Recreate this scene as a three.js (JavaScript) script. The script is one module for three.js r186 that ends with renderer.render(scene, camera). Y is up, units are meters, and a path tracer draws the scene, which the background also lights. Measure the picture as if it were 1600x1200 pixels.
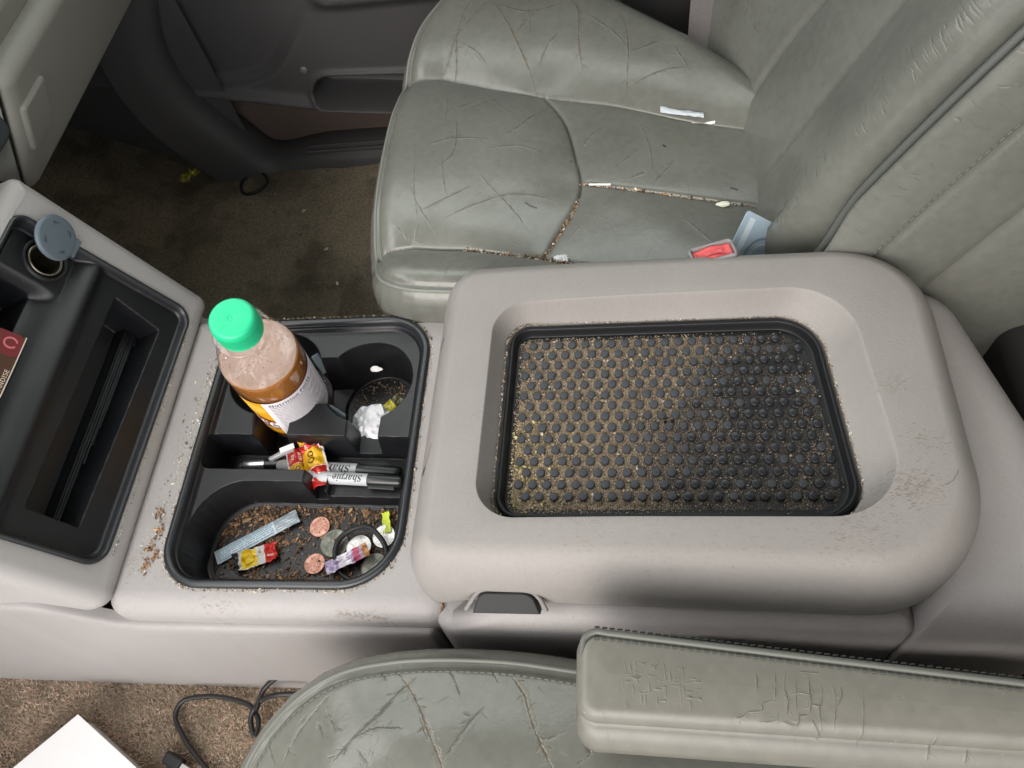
import * as THREE from 'three';
import { mergeGeometries } from 'three/addons/utils/BufferGeometryUtils.js';
import { RoundedBoxGeometry } from 'three/addons/geometries/RoundedBoxGeometry.js';

// ---------------------------------------------------------------- camera, sky, sun, exposure
const scene = new THREE.Scene();
const camera = new THREE.PerspectiveCamera(52.0, 4 / 3, 0.02, 200);
camera.position.set(0, 0.9058, 0);
camera.up.set(0.02433, 0.51985, -0.85391);
camera.lookAt(-0.15481, 0.9058 - 0.8419, -0.51695);
const renderer = new THREE.WebGLRenderer({ antialias: true });
renderer.setSize(1024, 768);
renderer.toneMapping = THREE.LinearToneMapping;
renderer.toneMappingExposure = 2.85;
renderer.shadowMap.enabled = true;

function overcastSky() {                       // plain overcast: brighter overhead, paler grey low down
  const w = 128, h = 64, d = new Float32Array(w * h * 4);
  for (let j = 0; j < h; j++) {
    const el = ((j + 0.5) / h - 0.5) * Math.PI, s = Math.sin(el);
    const L = s > 0 ? 0.95 + 0.9 * s : 0.46;
    for (let i = 0; i < w; i++) {
      const k = (j * w + i) * 4;
      d[k] = L; d[k + 1] = L; d[k + 2] = L; d[k + 3] = 1;
    }
  }
  const t = new THREE.DataTexture(d, w, h, THREE.RGBAFormat, THREE.FloatType);
  t.mapping = THREE.EquirectangularReflectionMapping; t.magFilter = THREE.LinearFilter; t.needsUpdate = true;
  return t;
}
const skyTex = overcastSky();
scene.background = skyTex; scene.environment = skyTex;
const sun = new THREE.DirectionalLight(0xfff3e6, 0.65);
sun.position.set(-0.7, 2.05, 2.7); sun.target.position.set(0, 0.3, -0.3);
sun.castShadow = true; sun.shadow.radius = 60; sun.shadow.mapSize.set(2048, 2048);
Object.assign(sun.shadow.camera, { left: -2, right: 2, top: 2, bottom: -2, near: 0.1, far: 10 });
scene.add(sun, sun.target);

// ---------------------------------------------------------------- helpers
let seedState = 7;
const rnd = () => { seedState = (seedState + 0x6d2b79f5) | 0; let t = Math.imul(seedState ^ (seedState >>> 15), 1 | seedState); t = (t + Math.imul(t ^ (t >>> 7), 61 | t)) ^ t; return ((t ^ (t >>> 14)) >>> 0) / 4294967296; };
const rr = (a, b) => a + (b - a) * rnd();
const clamp = (x, a = 0, b = 1) => Math.min(b, Math.max(a, x));
const sst = (a, b, x) => { const t = clamp((x - a) / (b - a)); return t * t * (3 - 2 * t); };
const lerp = (a, b, t) => a + (b - a) * t;
const hash2 = (i, j) => { let h = Math.imul(i, 374761393) + Math.imul(j, 668265263) | 0; h = Math.imul(h ^ (h >>> 13), 1274126177); return ((h ^ (h >>> 16)) >>> 0) / 4294967296; };
function vnoise(x, y) {
  const i = Math.floor(x), j = Math.floor(y), u = x - i, v = y - j, a = u * u * (3 - 2 * u), b = v * v * (3 - 2 * v);
  return lerp(lerp(hash2(i, j), hash2(i + 1, j), a), lerp(hash2(i, j + 1), hash2(i + 1, j + 1), a), b);
}
const fbm = (x, y, o = 4) => { let s = 0, a = 0.5, t = 0; for (let k = 0; k < o; k++) { s += a * vnoise(x, y); t += a; x = x * 2.03 + 17.3; y = y * 2.03 + 9.1; a *= 0.5; } return s / t; };
function segDist(px, pz, poly) {
  let best = 1e9;
  for (let k = 0; k + 1 < poly.length; k++) {
    const [ax, az] = poly[k], bx = poly[k + 1][0] - ax, bz = poly[k + 1][1] - az;
    const t = clamp(((px - ax) * bx + (pz - az) * bz) / (bx * bx + bz * bz));
    const dx = px - ax - t * bx, dz = pz - az - t * bz, d = dx * dx + dz * dz;
    if (d < best) best = d;
  }
  return Math.sqrt(best);
}
function inside(px, pz, poly) {
  let c = false;
  for (let i = 0, j = poly.length - 1; i < poly.length; j = i++) {
    const [xi, zi] = poly[i], [xj, zj] = poly[j];
    if ((zi > pz) !== (zj > pz) && px < (xj - xi) * (pz - zi) / (zj - zi) + xi) c = !c;
  }
  return c;
}
const closedP = (p) => [...p, p[0]];
const sdPoly = (x, z, poly) => (inside(x, z, poly) ? -1 : 1) * segDist(x, z, closedP(poly));
function smooth2(pts, n, closed = false) {       // Catmull-Rom through [a, b] points
  const c = new THREE.CatmullRomCurve3(pts.map(([a, b]) => new THREE.Vector3(a, 0, b)), closed, 'centripetal');
  return c.getSpacedPoints(n).slice(0, closed ? n : n + 1).map((p) => [p.x, p.z]);
}
// rounded polygon, every corner and every edge sampled alike so that outlines correspond
function rpoly(corners, radii, na = 14, ne = 22) {
  const out = [], n = corners.length, tan = [];
  for (let i = 0; i < n; i++) {
    const p = corners[i], a = corners[(i + n - 1) % n], b = corners[(i + 1) % n], r = Array.isArray(radii) ? radii[i] : radii;
    const ua = [a[0] - p[0], a[1] - p[1]], ub = [b[0] - p[0], b[1] - p[1]], la = Math.hypot(...ua), lb = Math.hypot(...ub);
    const ca = (ua[0] * ub[0] + ua[1] * ub[1]) / la / lb, half = Math.acos(clamp(ca, -1, 1)) / 2, d = r / Math.tan(half);
    tan.push([p, [p[0] + ua[0] / la * d, p[1] + ua[1] / la * d], [p[0] + ub[0] / lb * d, p[1] + ub[1] / lb * d], half, r, ua, ub, la, lb]);
  }
  for (let i = 0; i < n; i++) {
    const [p, s, e, half, r, ua, ub, la, lb] = tan[i];
    const bx = ua[0] / la + ub[0] / lb, bz = ua[1] / la + ub[1] / lb, bl = Math.hypot(bx, bz), cx = p[0] + bx / bl * r / Math.sin(half), cz = p[1] + bz / bl * r / Math.sin(half);
    let a0 = Math.atan2(s[1] - cz, s[0] - cx), a1 = Math.atan2(e[1] - cz, e[0] - cx);
    while (a1 - a0 > Math.PI) a1 -= 2 * Math.PI; while (a1 - a0 < -Math.PI) a1 += 2 * Math.PI;
    for (let k = 0; k <= na; k++) { const t = lerp(a0, a1, k / na); out.push([cx + r * Math.cos(t), cz + r * Math.sin(t)]); }
    const nx = tan[(i + 1) % n][1];
    for (let k = 1; k < ne; k++) out.push([lerp(e[0], nx[0], k / ne), lerp(e[1], nx[1], k / ne)]);
  }
  out.def = { corners, radii: Array.isArray(radii) ? radii : corners.map(() => radii), na, ne };
  return out;
}
function area2(p) { let s = 0; for (let i = 0; i < p.length; i++) { const a = p[i], b = p[(i + 1) % p.length]; s += a[0] * b[1] - b[0] * a[1]; } return s; }
function inset(p, d) {                           // moves a closed outline inward by d (outward when negative)
  if (p.def) {
    const { corners: c, radii, na, ne } = p.def, n = c.length, sg = Math.sign(area2(c));
    const off = c.map((a, i) => { const b = c[(i + 1) % n], l = Math.hypot(b[0] - a[0], b[1] - a[1]), nx = -(b[1] - a[1]) / l * sg, nz = (b[0] - a[0]) / l * sg; return [[a[0] + nx * d, a[1] + nz * d], [b[0] - a[0], b[1] - a[1]]]; });
    const nc = off.map(([q, v], i) => { const [r, w] = off[(i + n - 1) % n], den = w[0] * v[1] - w[1] * v[0], t = ((q[0] - r[0]) * v[1] - (q[1] - r[1]) * v[0]) / den; return [r[0] + w[0] * t, r[1] + w[1] * t]; });
    return rpoly(nc, radii.map((r) => Math.max(0.0006, r - d)), na, ne);
  }
  const n = p.length, sg = Math.sign(area2(p));
  return p.map((q, i) => {
    const a = p[(i + n - 1) % n], b = p[(i + 1) % n]; let tx = b[0] - a[0], tz = b[1] - a[1]; const l = Math.hypot(tx, tz) || 1;
    return [q[0] - tz / l * d * sg, q[1] + tx / l * d * sg];
  });
}
const mixP = (p, q, t) => p.map((a, i) => [lerp(a[0], q[i][0], t), lerp(a[1], q[i][1], t)]);
const ring = (p, y) => p.map(([x, z]) => [x, typeof y === 'function' ? y(x, z) : y, z]);
// surface through closed rings; uv = plan position in metres unless given
function loft(rings, { capEnd = false, capStart = false, uv = null, closed = true } = {}) {
  const n = rings[0].length, pos = [], uvs = [], idx = [];
  rings.forEach((r, j) => r.forEach((p, i) => { pos.push(p[0], p[1], p[2]); const q = uv ? uv(p, i, j) : [p[0], p[2]]; uvs.push(q[0], q[1]); }));
  const m = closed ? n : n - 1;
  for (let j = 0; j + 1 < rings.length; j++) for (let i = 0; i < m; i++) {
    const a = j * n + i, b = j * n + (i + 1) % n, c = a + n, d = b + n;
    idx.push(a, b, c, b, d, c);
  }
  const cap = (j) => {
    const r = rings[j], c = r.reduce((s, p) => [s[0] + p[0] / n, s[1] + p[1] / n, s[2] + p[2] / n], [0, 0, 0]), at = pos.length / 3, base = j * n;
    pos.push(...c); const q = uv ? uv(c, 0, j) : [c[0], c[2]]; uvs.push(q[0], q[1]);
    for (let i = 0; i < n; i++) idx.push(base + i, base + (i + 1) % n, at);
  };
  if (capEnd) cap(rings.length - 1); if (capStart) cap(0);
  return geo(pos, uvs, idx);
}
function geo(pos, uvs, idx) {
  const g = new THREE.BufferGeometry();
  g.setAttribute('position', new THREE.Float32BufferAttribute(pos, 3)); g.setAttribute('uv', new THREE.Float32BufferAttribute(uvs, 2)); g.setIndex(idx);
  g.computeVertexNormals(); return g;
}
function grid(nu, nv, f, uvf) {                  // open patch: f(u, v) -> [x, y, z]
  const pos = [], uvs = [], idx = [];
  for (let j = 0; j <= nv; j++) for (let i = 0; i <= nu; i++) {
    const p = f(i / nu, j / nv); pos.push(...p); const q = uvf ? uvf(i / nu, j / nv, p) : [p[0], p[2]]; uvs.push(...q);
  }
  for (let j = 0; j < nv; j++) for (let i = 0; i < nu; i++) { const a = j * (nu + 1) + i, b = a + 1, c = a + nu + 1, d = c + 1; idx.push(a, c, b, b, c, d); }
  return geo(pos, uvs, idx);
}
function tube(pts, r, seg = 60, rad = 8, closed = false, flat = 1) {
  const c = new THREE.CatmullRomCurve3(pts.map((p) => new THREE.Vector3(...p)), closed, 'centripetal');
  return new THREE.TubeGeometry(c, seg, r, rad, closed);
}
const used = new Map();
function numbered(n) { const k = used.get(n) || 0; used.set(n, k + 1); return k ? n + '_' + String(k).padStart(3, '0') : n; }
function mesh(name, g, m, parent = scene) {
  const o = new THREE.Mesh(Array.isArray(g) ? mergeGeometries(g.map((x) => { const y = x.index ? x.toNonIndexed() : x; for (const k of Object.keys(y.attributes)) if (!['position', 'normal', 'uv'].includes(k)) y.deleteAttribute(k); return y; })) : g, m);
  o.name = parent === scene ? numbered(name) : name; o.castShadow = o.receiveShadow = true; parent.add(o); return o;
}
function group(name, label, category, pos = [0, 0, 0]) { const o = new THREE.Group(); o.name = numbered(name); o.position.set(...pos); o.userData = { label, category }; scene.add(o); return o; }
function tag(o, label, category, grp) { o.userData.label = label; o.userData.category = category; if (grp) o.userData.group = grp; return o; }
function structure(o) { o.userData.kind = 'structure'; return o; }
function at(g, x, y, z) { g.translate(x, y, z); return g; }

// ---------------------------------------------------------------- textures
function dataTex(w, h, f, srgb = false) {        // f(i, j) -> [r, g, b] in 0..1
  const d = new Uint8Array(w * h * 4);
  for (let j = 0; j < h; j++) for (let i = 0; i < w; i++) { const c = f(i, j), k = (j * w + i) * 4; d[k] = clamp(c[0]) * 255; d[k + 1] = clamp(c[1]) * 255; d[k + 2] = clamp(c[2]) * 255; d[k + 3] = 255; }
  const t = new THREE.DataTexture(d, w, h); t.wrapS = t.wrapT = THREE.RepeatWrapping; t.magFilter = THREE.LinearFilter; if (srgb) t.colorSpace = THREE.SRGBColorSpace; t.needsUpdate = true; return t;
}
// canvas that covers a patch [x0, x1] x [z0, z1] of the uv plane (metres); draw gets to(x, z) -> pixels and s = pixels per metre
function patchTex(x0, x1, z0, z1, W, paint, srgb = true) {
  const H = Math.round(W * (z1 - z0) / (x1 - x0)), c = document.createElement('canvas'); c.width = W; c.height = H;
  const g = c.getContext('2d'), s = W / (x1 - x0);
  paint(g, (x, z) => [(x - x0) * s, (z1 - z) * s], s, W, H);
  const t = new THREE.CanvasTexture(c); t.magFilter = THREE.LinearFilter; if (srgb) t.colorSpace = THREE.SRGBColorSpace;
  t.wrapS = t.wrapT = THREE.RepeatWrapping; t.repeat.set(1 / (x1 - x0), 1 / (z1 - z0)); t.offset.set(-x0 / (x1 - x0), -z0 / (z1 - z0)); return t;
}
function drawing(W, H, paint) { const c = document.createElement('canvas'); c.width = W; c.height = H; paint(c.getContext('2d'), W, H); const t = new THREE.CanvasTexture(c); t.magFilter = THREE.LinearFilter; t.colorSpace = THREE.SRGBColorSpace; return t; }
function fillNoise(g, W, H, base, amp, cell, cell2 = cell / 6, tint = [1, 1, 1]) {
  const im = g.createImageData(W, H), d = im.data;
  for (let j = 0; j < H; j++) for (let i = 0; i < W; i++) {
    const k = (j * W + i) * 4, n = (fbm(i / cell, j / cell, 3) - 0.5) * 1.4 + (fbm(i / cell2 + 40, j / cell2, 2) - 0.5) * 0.8 + (hash2(i, j) - 0.5) * 0.25;
    for (let c = 0; c < 3; c++) d[k + c] = clamp(base[c] + n * amp * tint[c], 0, 255); d[k + 3] = 255;
  }
  g.putImageData(im, 0, 0);
}
const TILE = 256;
const wrapN = (i, j, p) => { const f = (x, y) => { const X = Math.floor(x), Y = Math.floor(y), u = x - X, v = y - Y, m = (a) => ((a % p) + p) % p, a = u * u * (3 - 2 * u), b = v * v * (3 - 2 * v); return lerp(lerp(hash2(m(X), m(Y) + 91), hash2(m(X + 1), m(Y) + 91), a), lerp(hash2(m(X), m(Y + 1) + 91), hash2(m(X + 1), m(Y + 1) + 91), a), b); }; return f(i / TILE * p, j / TILE * p); };
const pebble = dataTex(TILE, TILE, (i, j) => { const v = 0.5 * wrapN(i, j, 32) + 0.3 * wrapN(i, j, 64) + 0.2 * wrapN(i, j, 16); return [v, v, v]; });
const grainOf = (size) => { const t = pebble.clone(); t.repeat.set(1 / size, 1 / size); t.needsUpdate = true; return t; };
const std = (o) => new THREE.MeshStandardMaterial(o);
const phys = (o) => new THREE.MeshPhysicalMaterial(o);
const lin = (r, g, b) => new THREE.Color().setRGB(r, g, b);
// ---------------------------------------------------------------- materials
const TAUPE = [0.355, 0.338, 0.332], SAGE = [104, 105, 99];
const mTaupe = phys({ color: lin(...TAUPE), roughness: 0.5, bumpMap: grainOf(0.02), bumpScale: 0.00018, specularIntensity: 0.6 });
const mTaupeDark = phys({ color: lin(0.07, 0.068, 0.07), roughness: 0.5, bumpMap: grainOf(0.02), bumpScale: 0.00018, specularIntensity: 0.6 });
const mDash = phys({ color: lin(0.30, 0.295, 0.265), roughness: 0.5, bumpMap: grainOf(0.02), bumpScale: 0.0002, specularIntensity: 0.6 });
const mRubber = std({ color: lin(0.018, 0.02, 0.024), roughness: 0.62 });
const mBlackGloss = phys({ color: lin(0.012, 0.013, 0.015), roughness: 0.28 });
const mCord = std({ color: lin(0.012, 0.012, 0.013), roughness: 0.5 });
const mPaper = std({ color: lin(0.78, 0.77, 0.78), roughness: 0.85 });
const mThread = std({ color: lin(0.3, 0.31, 0.27), roughness: 0.8 });
// black moulded plastic with dust and scuffs
function dustyBlack(x0, x1, z0, z1, n, extra, base = [23, 24, 27]) {
  const map = patchTex(x0, x1, z0, z1, 900, (g, to, s, W, H) => {
    fillNoise(g, W, H, base, 9, 120, 10);
    for (let k = 0; k < n; k++) { const x = rnd() * W, y = rnd() * H, r = rr(0.12, 0.45) * s / 1000; g.fillStyle = `rgba(${rr(110, 190) | 0},${rr(105, 180) | 0},${rr(95, 165) | 0},${rr(0.15, 0.65)})`; g.beginPath(); g.ellipse(x, y, r, r * rr(0.5, 1), rnd() * 3, 0, 7); g.fill(); }
    for (let k = 0; k < n / 14; k++) { g.strokeStyle = `rgba(150,155,160,${rr(0.04, 0.14)})`; g.lineWidth = rr(0.1, 0.3) * s / 1000; const x = rnd() * W, y = rnd() * H, a = rnd() * 6.3, l = rr(3, 16) * s / 1000; g.beginPath(); g.moveTo(x, y); g.quadraticCurveTo(x + Math.cos(a) * l / 2 + rr(-3, 3), y + Math.sin(a) * l / 2 + rr(-3, 3), x + Math.cos(a) * l, y + Math.sin(a) * l); g.stroke(); }
    if (extra) extra(g, to, s);
  });
  return phys({ map, roughness: 0.36, bumpMap: grainOf(0.012), bumpScale: 0.00012, specularIntensity: 1 });
}
function wander(pts, step, amp) {
  const out = [];
  for (let k = 0; k + 1 < pts.length; k++) {
    const [ax, az] = pts[k], [bx, bz] = pts[k + 1], l = Math.hypot(bx - ax, bz - az), n = Math.max(1, Math.round(l / step));
    for (let i = 0; i < n; i++) out.push([lerp(ax, bx, i / n) + (i || k ? rr(-amp, amp) : 0), lerp(az, bz, i / n) + (i || k ? rr(-amp, amp) : 0)]);
  }
  out.push(pts[pts.length - 1]); return out;
}
function stroke(g, to, pts, w, style) { g.strokeStyle = style; g.lineWidth = w; g.lineCap = 'round'; g.lineJoin = 'round'; g.beginPath(); pts.forEach((p, i) => { const q = to(...p); i ? g.lineTo(...q) : g.moveTo(...q); }); g.stroke(); }
// worn leather: creases [points, strength, warm] broken up along their length, with side wrinkles and short branches
function leather(x0, x1, z0, z1, W, creases, { base = SAGE, fine = 260, dirt = null, relief = 0.0014, rough = 0.24, lw = 1 } = {}) {
  const cuts = [];                                 // [points, strength, width, warm]
  const chop = (p, k, w, warm) => { const n = p.length; for (let i = 0; i + 1 < n; i++) { const t = i / (n - 1), q = vnoise(p[i][0] * 260, p[i][1] * 260); cuts.push([[p[i], p[i + 1]], k * (0.25 + 0.95 * q) * Math.min(1, 0.25 + 3.2 * Math.min(t, 1 - t)), w * (0.6 + 0.8 * q), warm]); } };
  for (const [pts, k = 0.6, warm = 0] of creases) {
    const p = wander(smooth2(pts, 12 * pts.length), 0.0022, 0.00045 * lw); chop(p, k, 1, warm);
    const n = p.length, L = Math.max(2, n * 0.5 | 0);
    for (let m = 0; m < 4 * k; m++) { const i0 = (rnd() * (n - L)) | 0, l = Math.max(3, (L * rr(0.3, 1)) | 0), o = rr(-0.004, 0.004) * lw, o2 = rr(-0.004, 0.004) * lw; chop(p.slice(i0, i0 + l).map(([x, z], i) => [x + o + rr(-0.0003, 0.0003), z + o2 + rr(-0.0003, 0.0003)]), k * rr(0.15, 0.4), 0.6, 0); }
    for (let i = 2; i < n - 2; i++) if (rnd() < 0.16 * k) { const dx = p[i + 1][0] - p[i][0], dz = p[i + 1][1] - p[i][1], a = Math.atan2(dz, dx) + rr(0.5, 1.3) * (rnd() < 0.5 ? -1 : 1), l = rr(0.002, 0.009) * lw; chop(wander([p[i], [p[i][0] + Math.cos(a) * l, p[i][1] + Math.sin(a) * l]], 0.0015, 0.0003), k * rr(0.3, 0.6), 0.6, warm); }
  }
  for (let k = 0; k < fine; k++) { const x = rr(x0, x1), z = rr(z0, z1), a = rnd() * 6.28, l = rr(0.004, 0.022); chop(wander([[x, z], [x + Math.cos(a) * l * 0.5 + rr(-0.002, 0.002), z + Math.sin(a) * l * 0.5 + rr(-0.002, 0.002)], [x + Math.cos(a) * l, z + Math.sin(a) * l]], 0.002, 0.0003), rr(0.08, 0.3), 0.5, 0); }
  const map = patchTex(x0, x1, z0, z1, W, (g, to, s, w, h) => {
    fillNoise(g, w, h, base, 11, 0.09 * s, 0.006 * s, [1, 1, 0.95]);
    for (let k = 0; k < fine * 1.6; k++) { g.fillStyle = rnd() < 0.6 ? `rgba(70,66,56,${rr(0.1, 0.35)})` : `rgba(190,185,170,${rr(0.1, 0.4)})`; const q = [rnd() * w, rnd() * h]; g.beginPath(); g.ellipse(...q, rr(0.2, 0.6) * s / 1000, rr(0.15, 0.5) * s / 1000, rnd() * 3, 0, 7); g.fill(); }
    for (const [p, k, wd, warm] of cuts) {
      if (warm && rnd() < 0.5) { const q = to(p[0][0] + rr(-0.0012, 0.0012), p[0][1] + rr(-0.0012, 0.0012)); g.fillStyle = `rgba(${rr(140, 175) | 0},${rr(120, 145) | 0},${rr(92, 112) | 0},${0.5 * k})`; g.beginPath(); g.ellipse(...q, rr(0.3, 1.0) * s / 1000, rr(0.2, 0.6) * s / 1000, rnd() * 3, 0, 7); g.fill(); }
      stroke(g, to, p, 0.0007 * wd * lw * s, `rgba(${warm ? '92,74,54' : '74,71,62'},${Math.min(0.9, 0.85 * k)})`);
    }
    if (dirt) dirt(g, to, s, w, h);
  });
  const bump = patchTex(x0, x1, z0, z1, W, (g, to, s, w, h) => {
    fillNoise(g, w, h, [150, 150, 150], 17, 0.02 * s, 0.0016 * s);
    for (const [p, k, wd] of cuts) if (k > 0.25) stroke(g, to, p, 0.0042 * wd * lw * s, `rgba(96,96,96,${Math.min(0.5, 0.16 * k)})`);
    for (const [p, k, wd] of cuts) stroke(g, to, p, 0.0012 * wd * lw * s, `rgba(20,20,20,${Math.min(0.9, 0.6 * k)})`);
  }, false);
  return phys({ map, bumpMap: bump, bumpScale: relief, roughness: rough, specularIntensity: 1 });
}

// ---------------------------------------------------------------- the setting: carpet, ground outside, cabin shell
const FLOOR = 0.062;
const carpetY = (x, z) => {
  let y = FLOOR + 0.012 * (fbm(x * 7 + 3, z * 7, 3) - 0.5);
  if (x < -0.72) y += (-0.72 - x) * 0.55;
  return y;
};
{
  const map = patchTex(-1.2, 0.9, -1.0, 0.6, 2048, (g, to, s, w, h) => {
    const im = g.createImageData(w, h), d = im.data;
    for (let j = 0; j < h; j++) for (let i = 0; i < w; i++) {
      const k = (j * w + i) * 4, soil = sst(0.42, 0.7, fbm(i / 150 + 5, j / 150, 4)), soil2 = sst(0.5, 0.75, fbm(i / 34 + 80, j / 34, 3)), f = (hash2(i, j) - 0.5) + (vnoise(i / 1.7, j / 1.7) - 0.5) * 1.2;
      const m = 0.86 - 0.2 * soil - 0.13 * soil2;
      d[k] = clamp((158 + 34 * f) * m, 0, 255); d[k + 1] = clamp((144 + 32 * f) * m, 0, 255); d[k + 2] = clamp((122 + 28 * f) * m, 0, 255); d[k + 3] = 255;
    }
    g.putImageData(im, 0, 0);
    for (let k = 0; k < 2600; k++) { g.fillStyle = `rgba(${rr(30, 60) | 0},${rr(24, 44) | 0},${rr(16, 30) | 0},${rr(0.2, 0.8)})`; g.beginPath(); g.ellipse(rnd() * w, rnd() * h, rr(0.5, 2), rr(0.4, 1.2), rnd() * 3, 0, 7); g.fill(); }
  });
  const bump = dataTex(512, 512, (i, j) => { const v = hash2(i, j) * 0.5 + vnoise(i / 2.2, j / 2.2) * 0.5; return [v, v, v]; }); bump.repeat.set(1 / 0.4, 1 / 0.4);
  const mCarpet = std({ map, bumpMap: bump, bumpScale: 0.003, roughness: 1 });
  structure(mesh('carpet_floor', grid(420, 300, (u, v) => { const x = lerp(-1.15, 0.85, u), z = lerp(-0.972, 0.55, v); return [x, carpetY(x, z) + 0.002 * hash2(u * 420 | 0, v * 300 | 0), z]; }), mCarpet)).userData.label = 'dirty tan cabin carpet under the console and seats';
  // standing pile beside the console; brighter light there is put into its paler colour
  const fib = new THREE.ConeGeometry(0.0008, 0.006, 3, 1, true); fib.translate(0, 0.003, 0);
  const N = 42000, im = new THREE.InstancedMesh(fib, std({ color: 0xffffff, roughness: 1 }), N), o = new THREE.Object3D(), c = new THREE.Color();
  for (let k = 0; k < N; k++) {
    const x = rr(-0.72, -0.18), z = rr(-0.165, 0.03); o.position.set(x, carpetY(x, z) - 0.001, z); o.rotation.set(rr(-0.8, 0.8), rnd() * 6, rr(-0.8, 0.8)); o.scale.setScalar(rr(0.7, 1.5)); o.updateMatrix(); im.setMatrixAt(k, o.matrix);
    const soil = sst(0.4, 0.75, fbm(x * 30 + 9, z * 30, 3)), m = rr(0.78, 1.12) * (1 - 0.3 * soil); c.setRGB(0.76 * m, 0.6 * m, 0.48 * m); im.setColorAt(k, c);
  }
  im.name = 'lit_carpet_pile'; im.userData = { kind: 'stuff', label: 'short tan carpet pile beside the console, coloured paler to paint in the light', category: 'carpet' }; im.receiveShadow = true; scene.add(im);
}
{
  const g = new THREE.CircleGeometry(60, 48); g.rotateX(-Math.PI / 2); g.translate(0, -0.5, 0);
  structure(mesh('ground', g, std({ color: lin(0.22, 0.21, 0.2), roughness: 0.95 })));
}
// floor pan and roof: the closed parts of the cabin that keep the sky out
{
  structure(mesh('floor_pan', at(new RoundedBoxGeometry(2.5, 0.12, 1.66, 2, 0.02), 0.1, -0.045, -0.17), std({ color: lin(0.08, 0.08, 0.08), roughness: 0.8 })));
  const roof = group('cabin_roof', 'pale fabric headliner over the seats', 'roof');
  mesh('headliner', at(new RoundedBoxGeometry(2.5, 0.06, 1.36, 3, 0.02), 0.62, 1.32, -0.18), std({ color: lin(0.42, 0.41, 0.39), roughness: 0.95 }), roof);
}
// unseen shell added to shut out sky light and reflections: rear seat, driver side rear door, header over the windscreen
{
  const rear = group('unseen_rear_bench', 'unseen grey rear bench seat added behind the front seats to block light', 'car seat');
  const b = []; for (let k = 0; k <= 10; k++) { const t = k / 10; b.push(ring(inset(rpoly([[1.0 + 0.2 * t, -1.0], [1.35, -1.0], [1.35, 0.62], [1.0 + 0.2 * t, 0.62]], 0.05, 6, 6), t > 0.85 ? (t - 0.85) * 0.15 : 0), lerp(0.3, 1.0, t))); }
  mesh('backrest', loft(b, { capEnd: true }), mDash, rear);
  mesh('cushion', at(new RoundedBoxGeometry(0.5, 0.2, 1.6, 4, 0.05), 0.86, 0.28, -0.19), mDash, rear);
  const rd = group('unseen_rear_door', 'unseen closed rear door added beyond the driver seat to block light', 'car door');
  mesh('panel', at(new RoundedBoxGeometry(1.0, 0.85, 0.08, 3, 0.02), 1.1, 0.36, 0.7), mDash, rd);
  mesh('pillar', at(new RoundedBoxGeometry(0.14, 1.3, 0.08, 3, 0.02), 0.62, 0.65, 0.7), mDash, rd);
}
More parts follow.
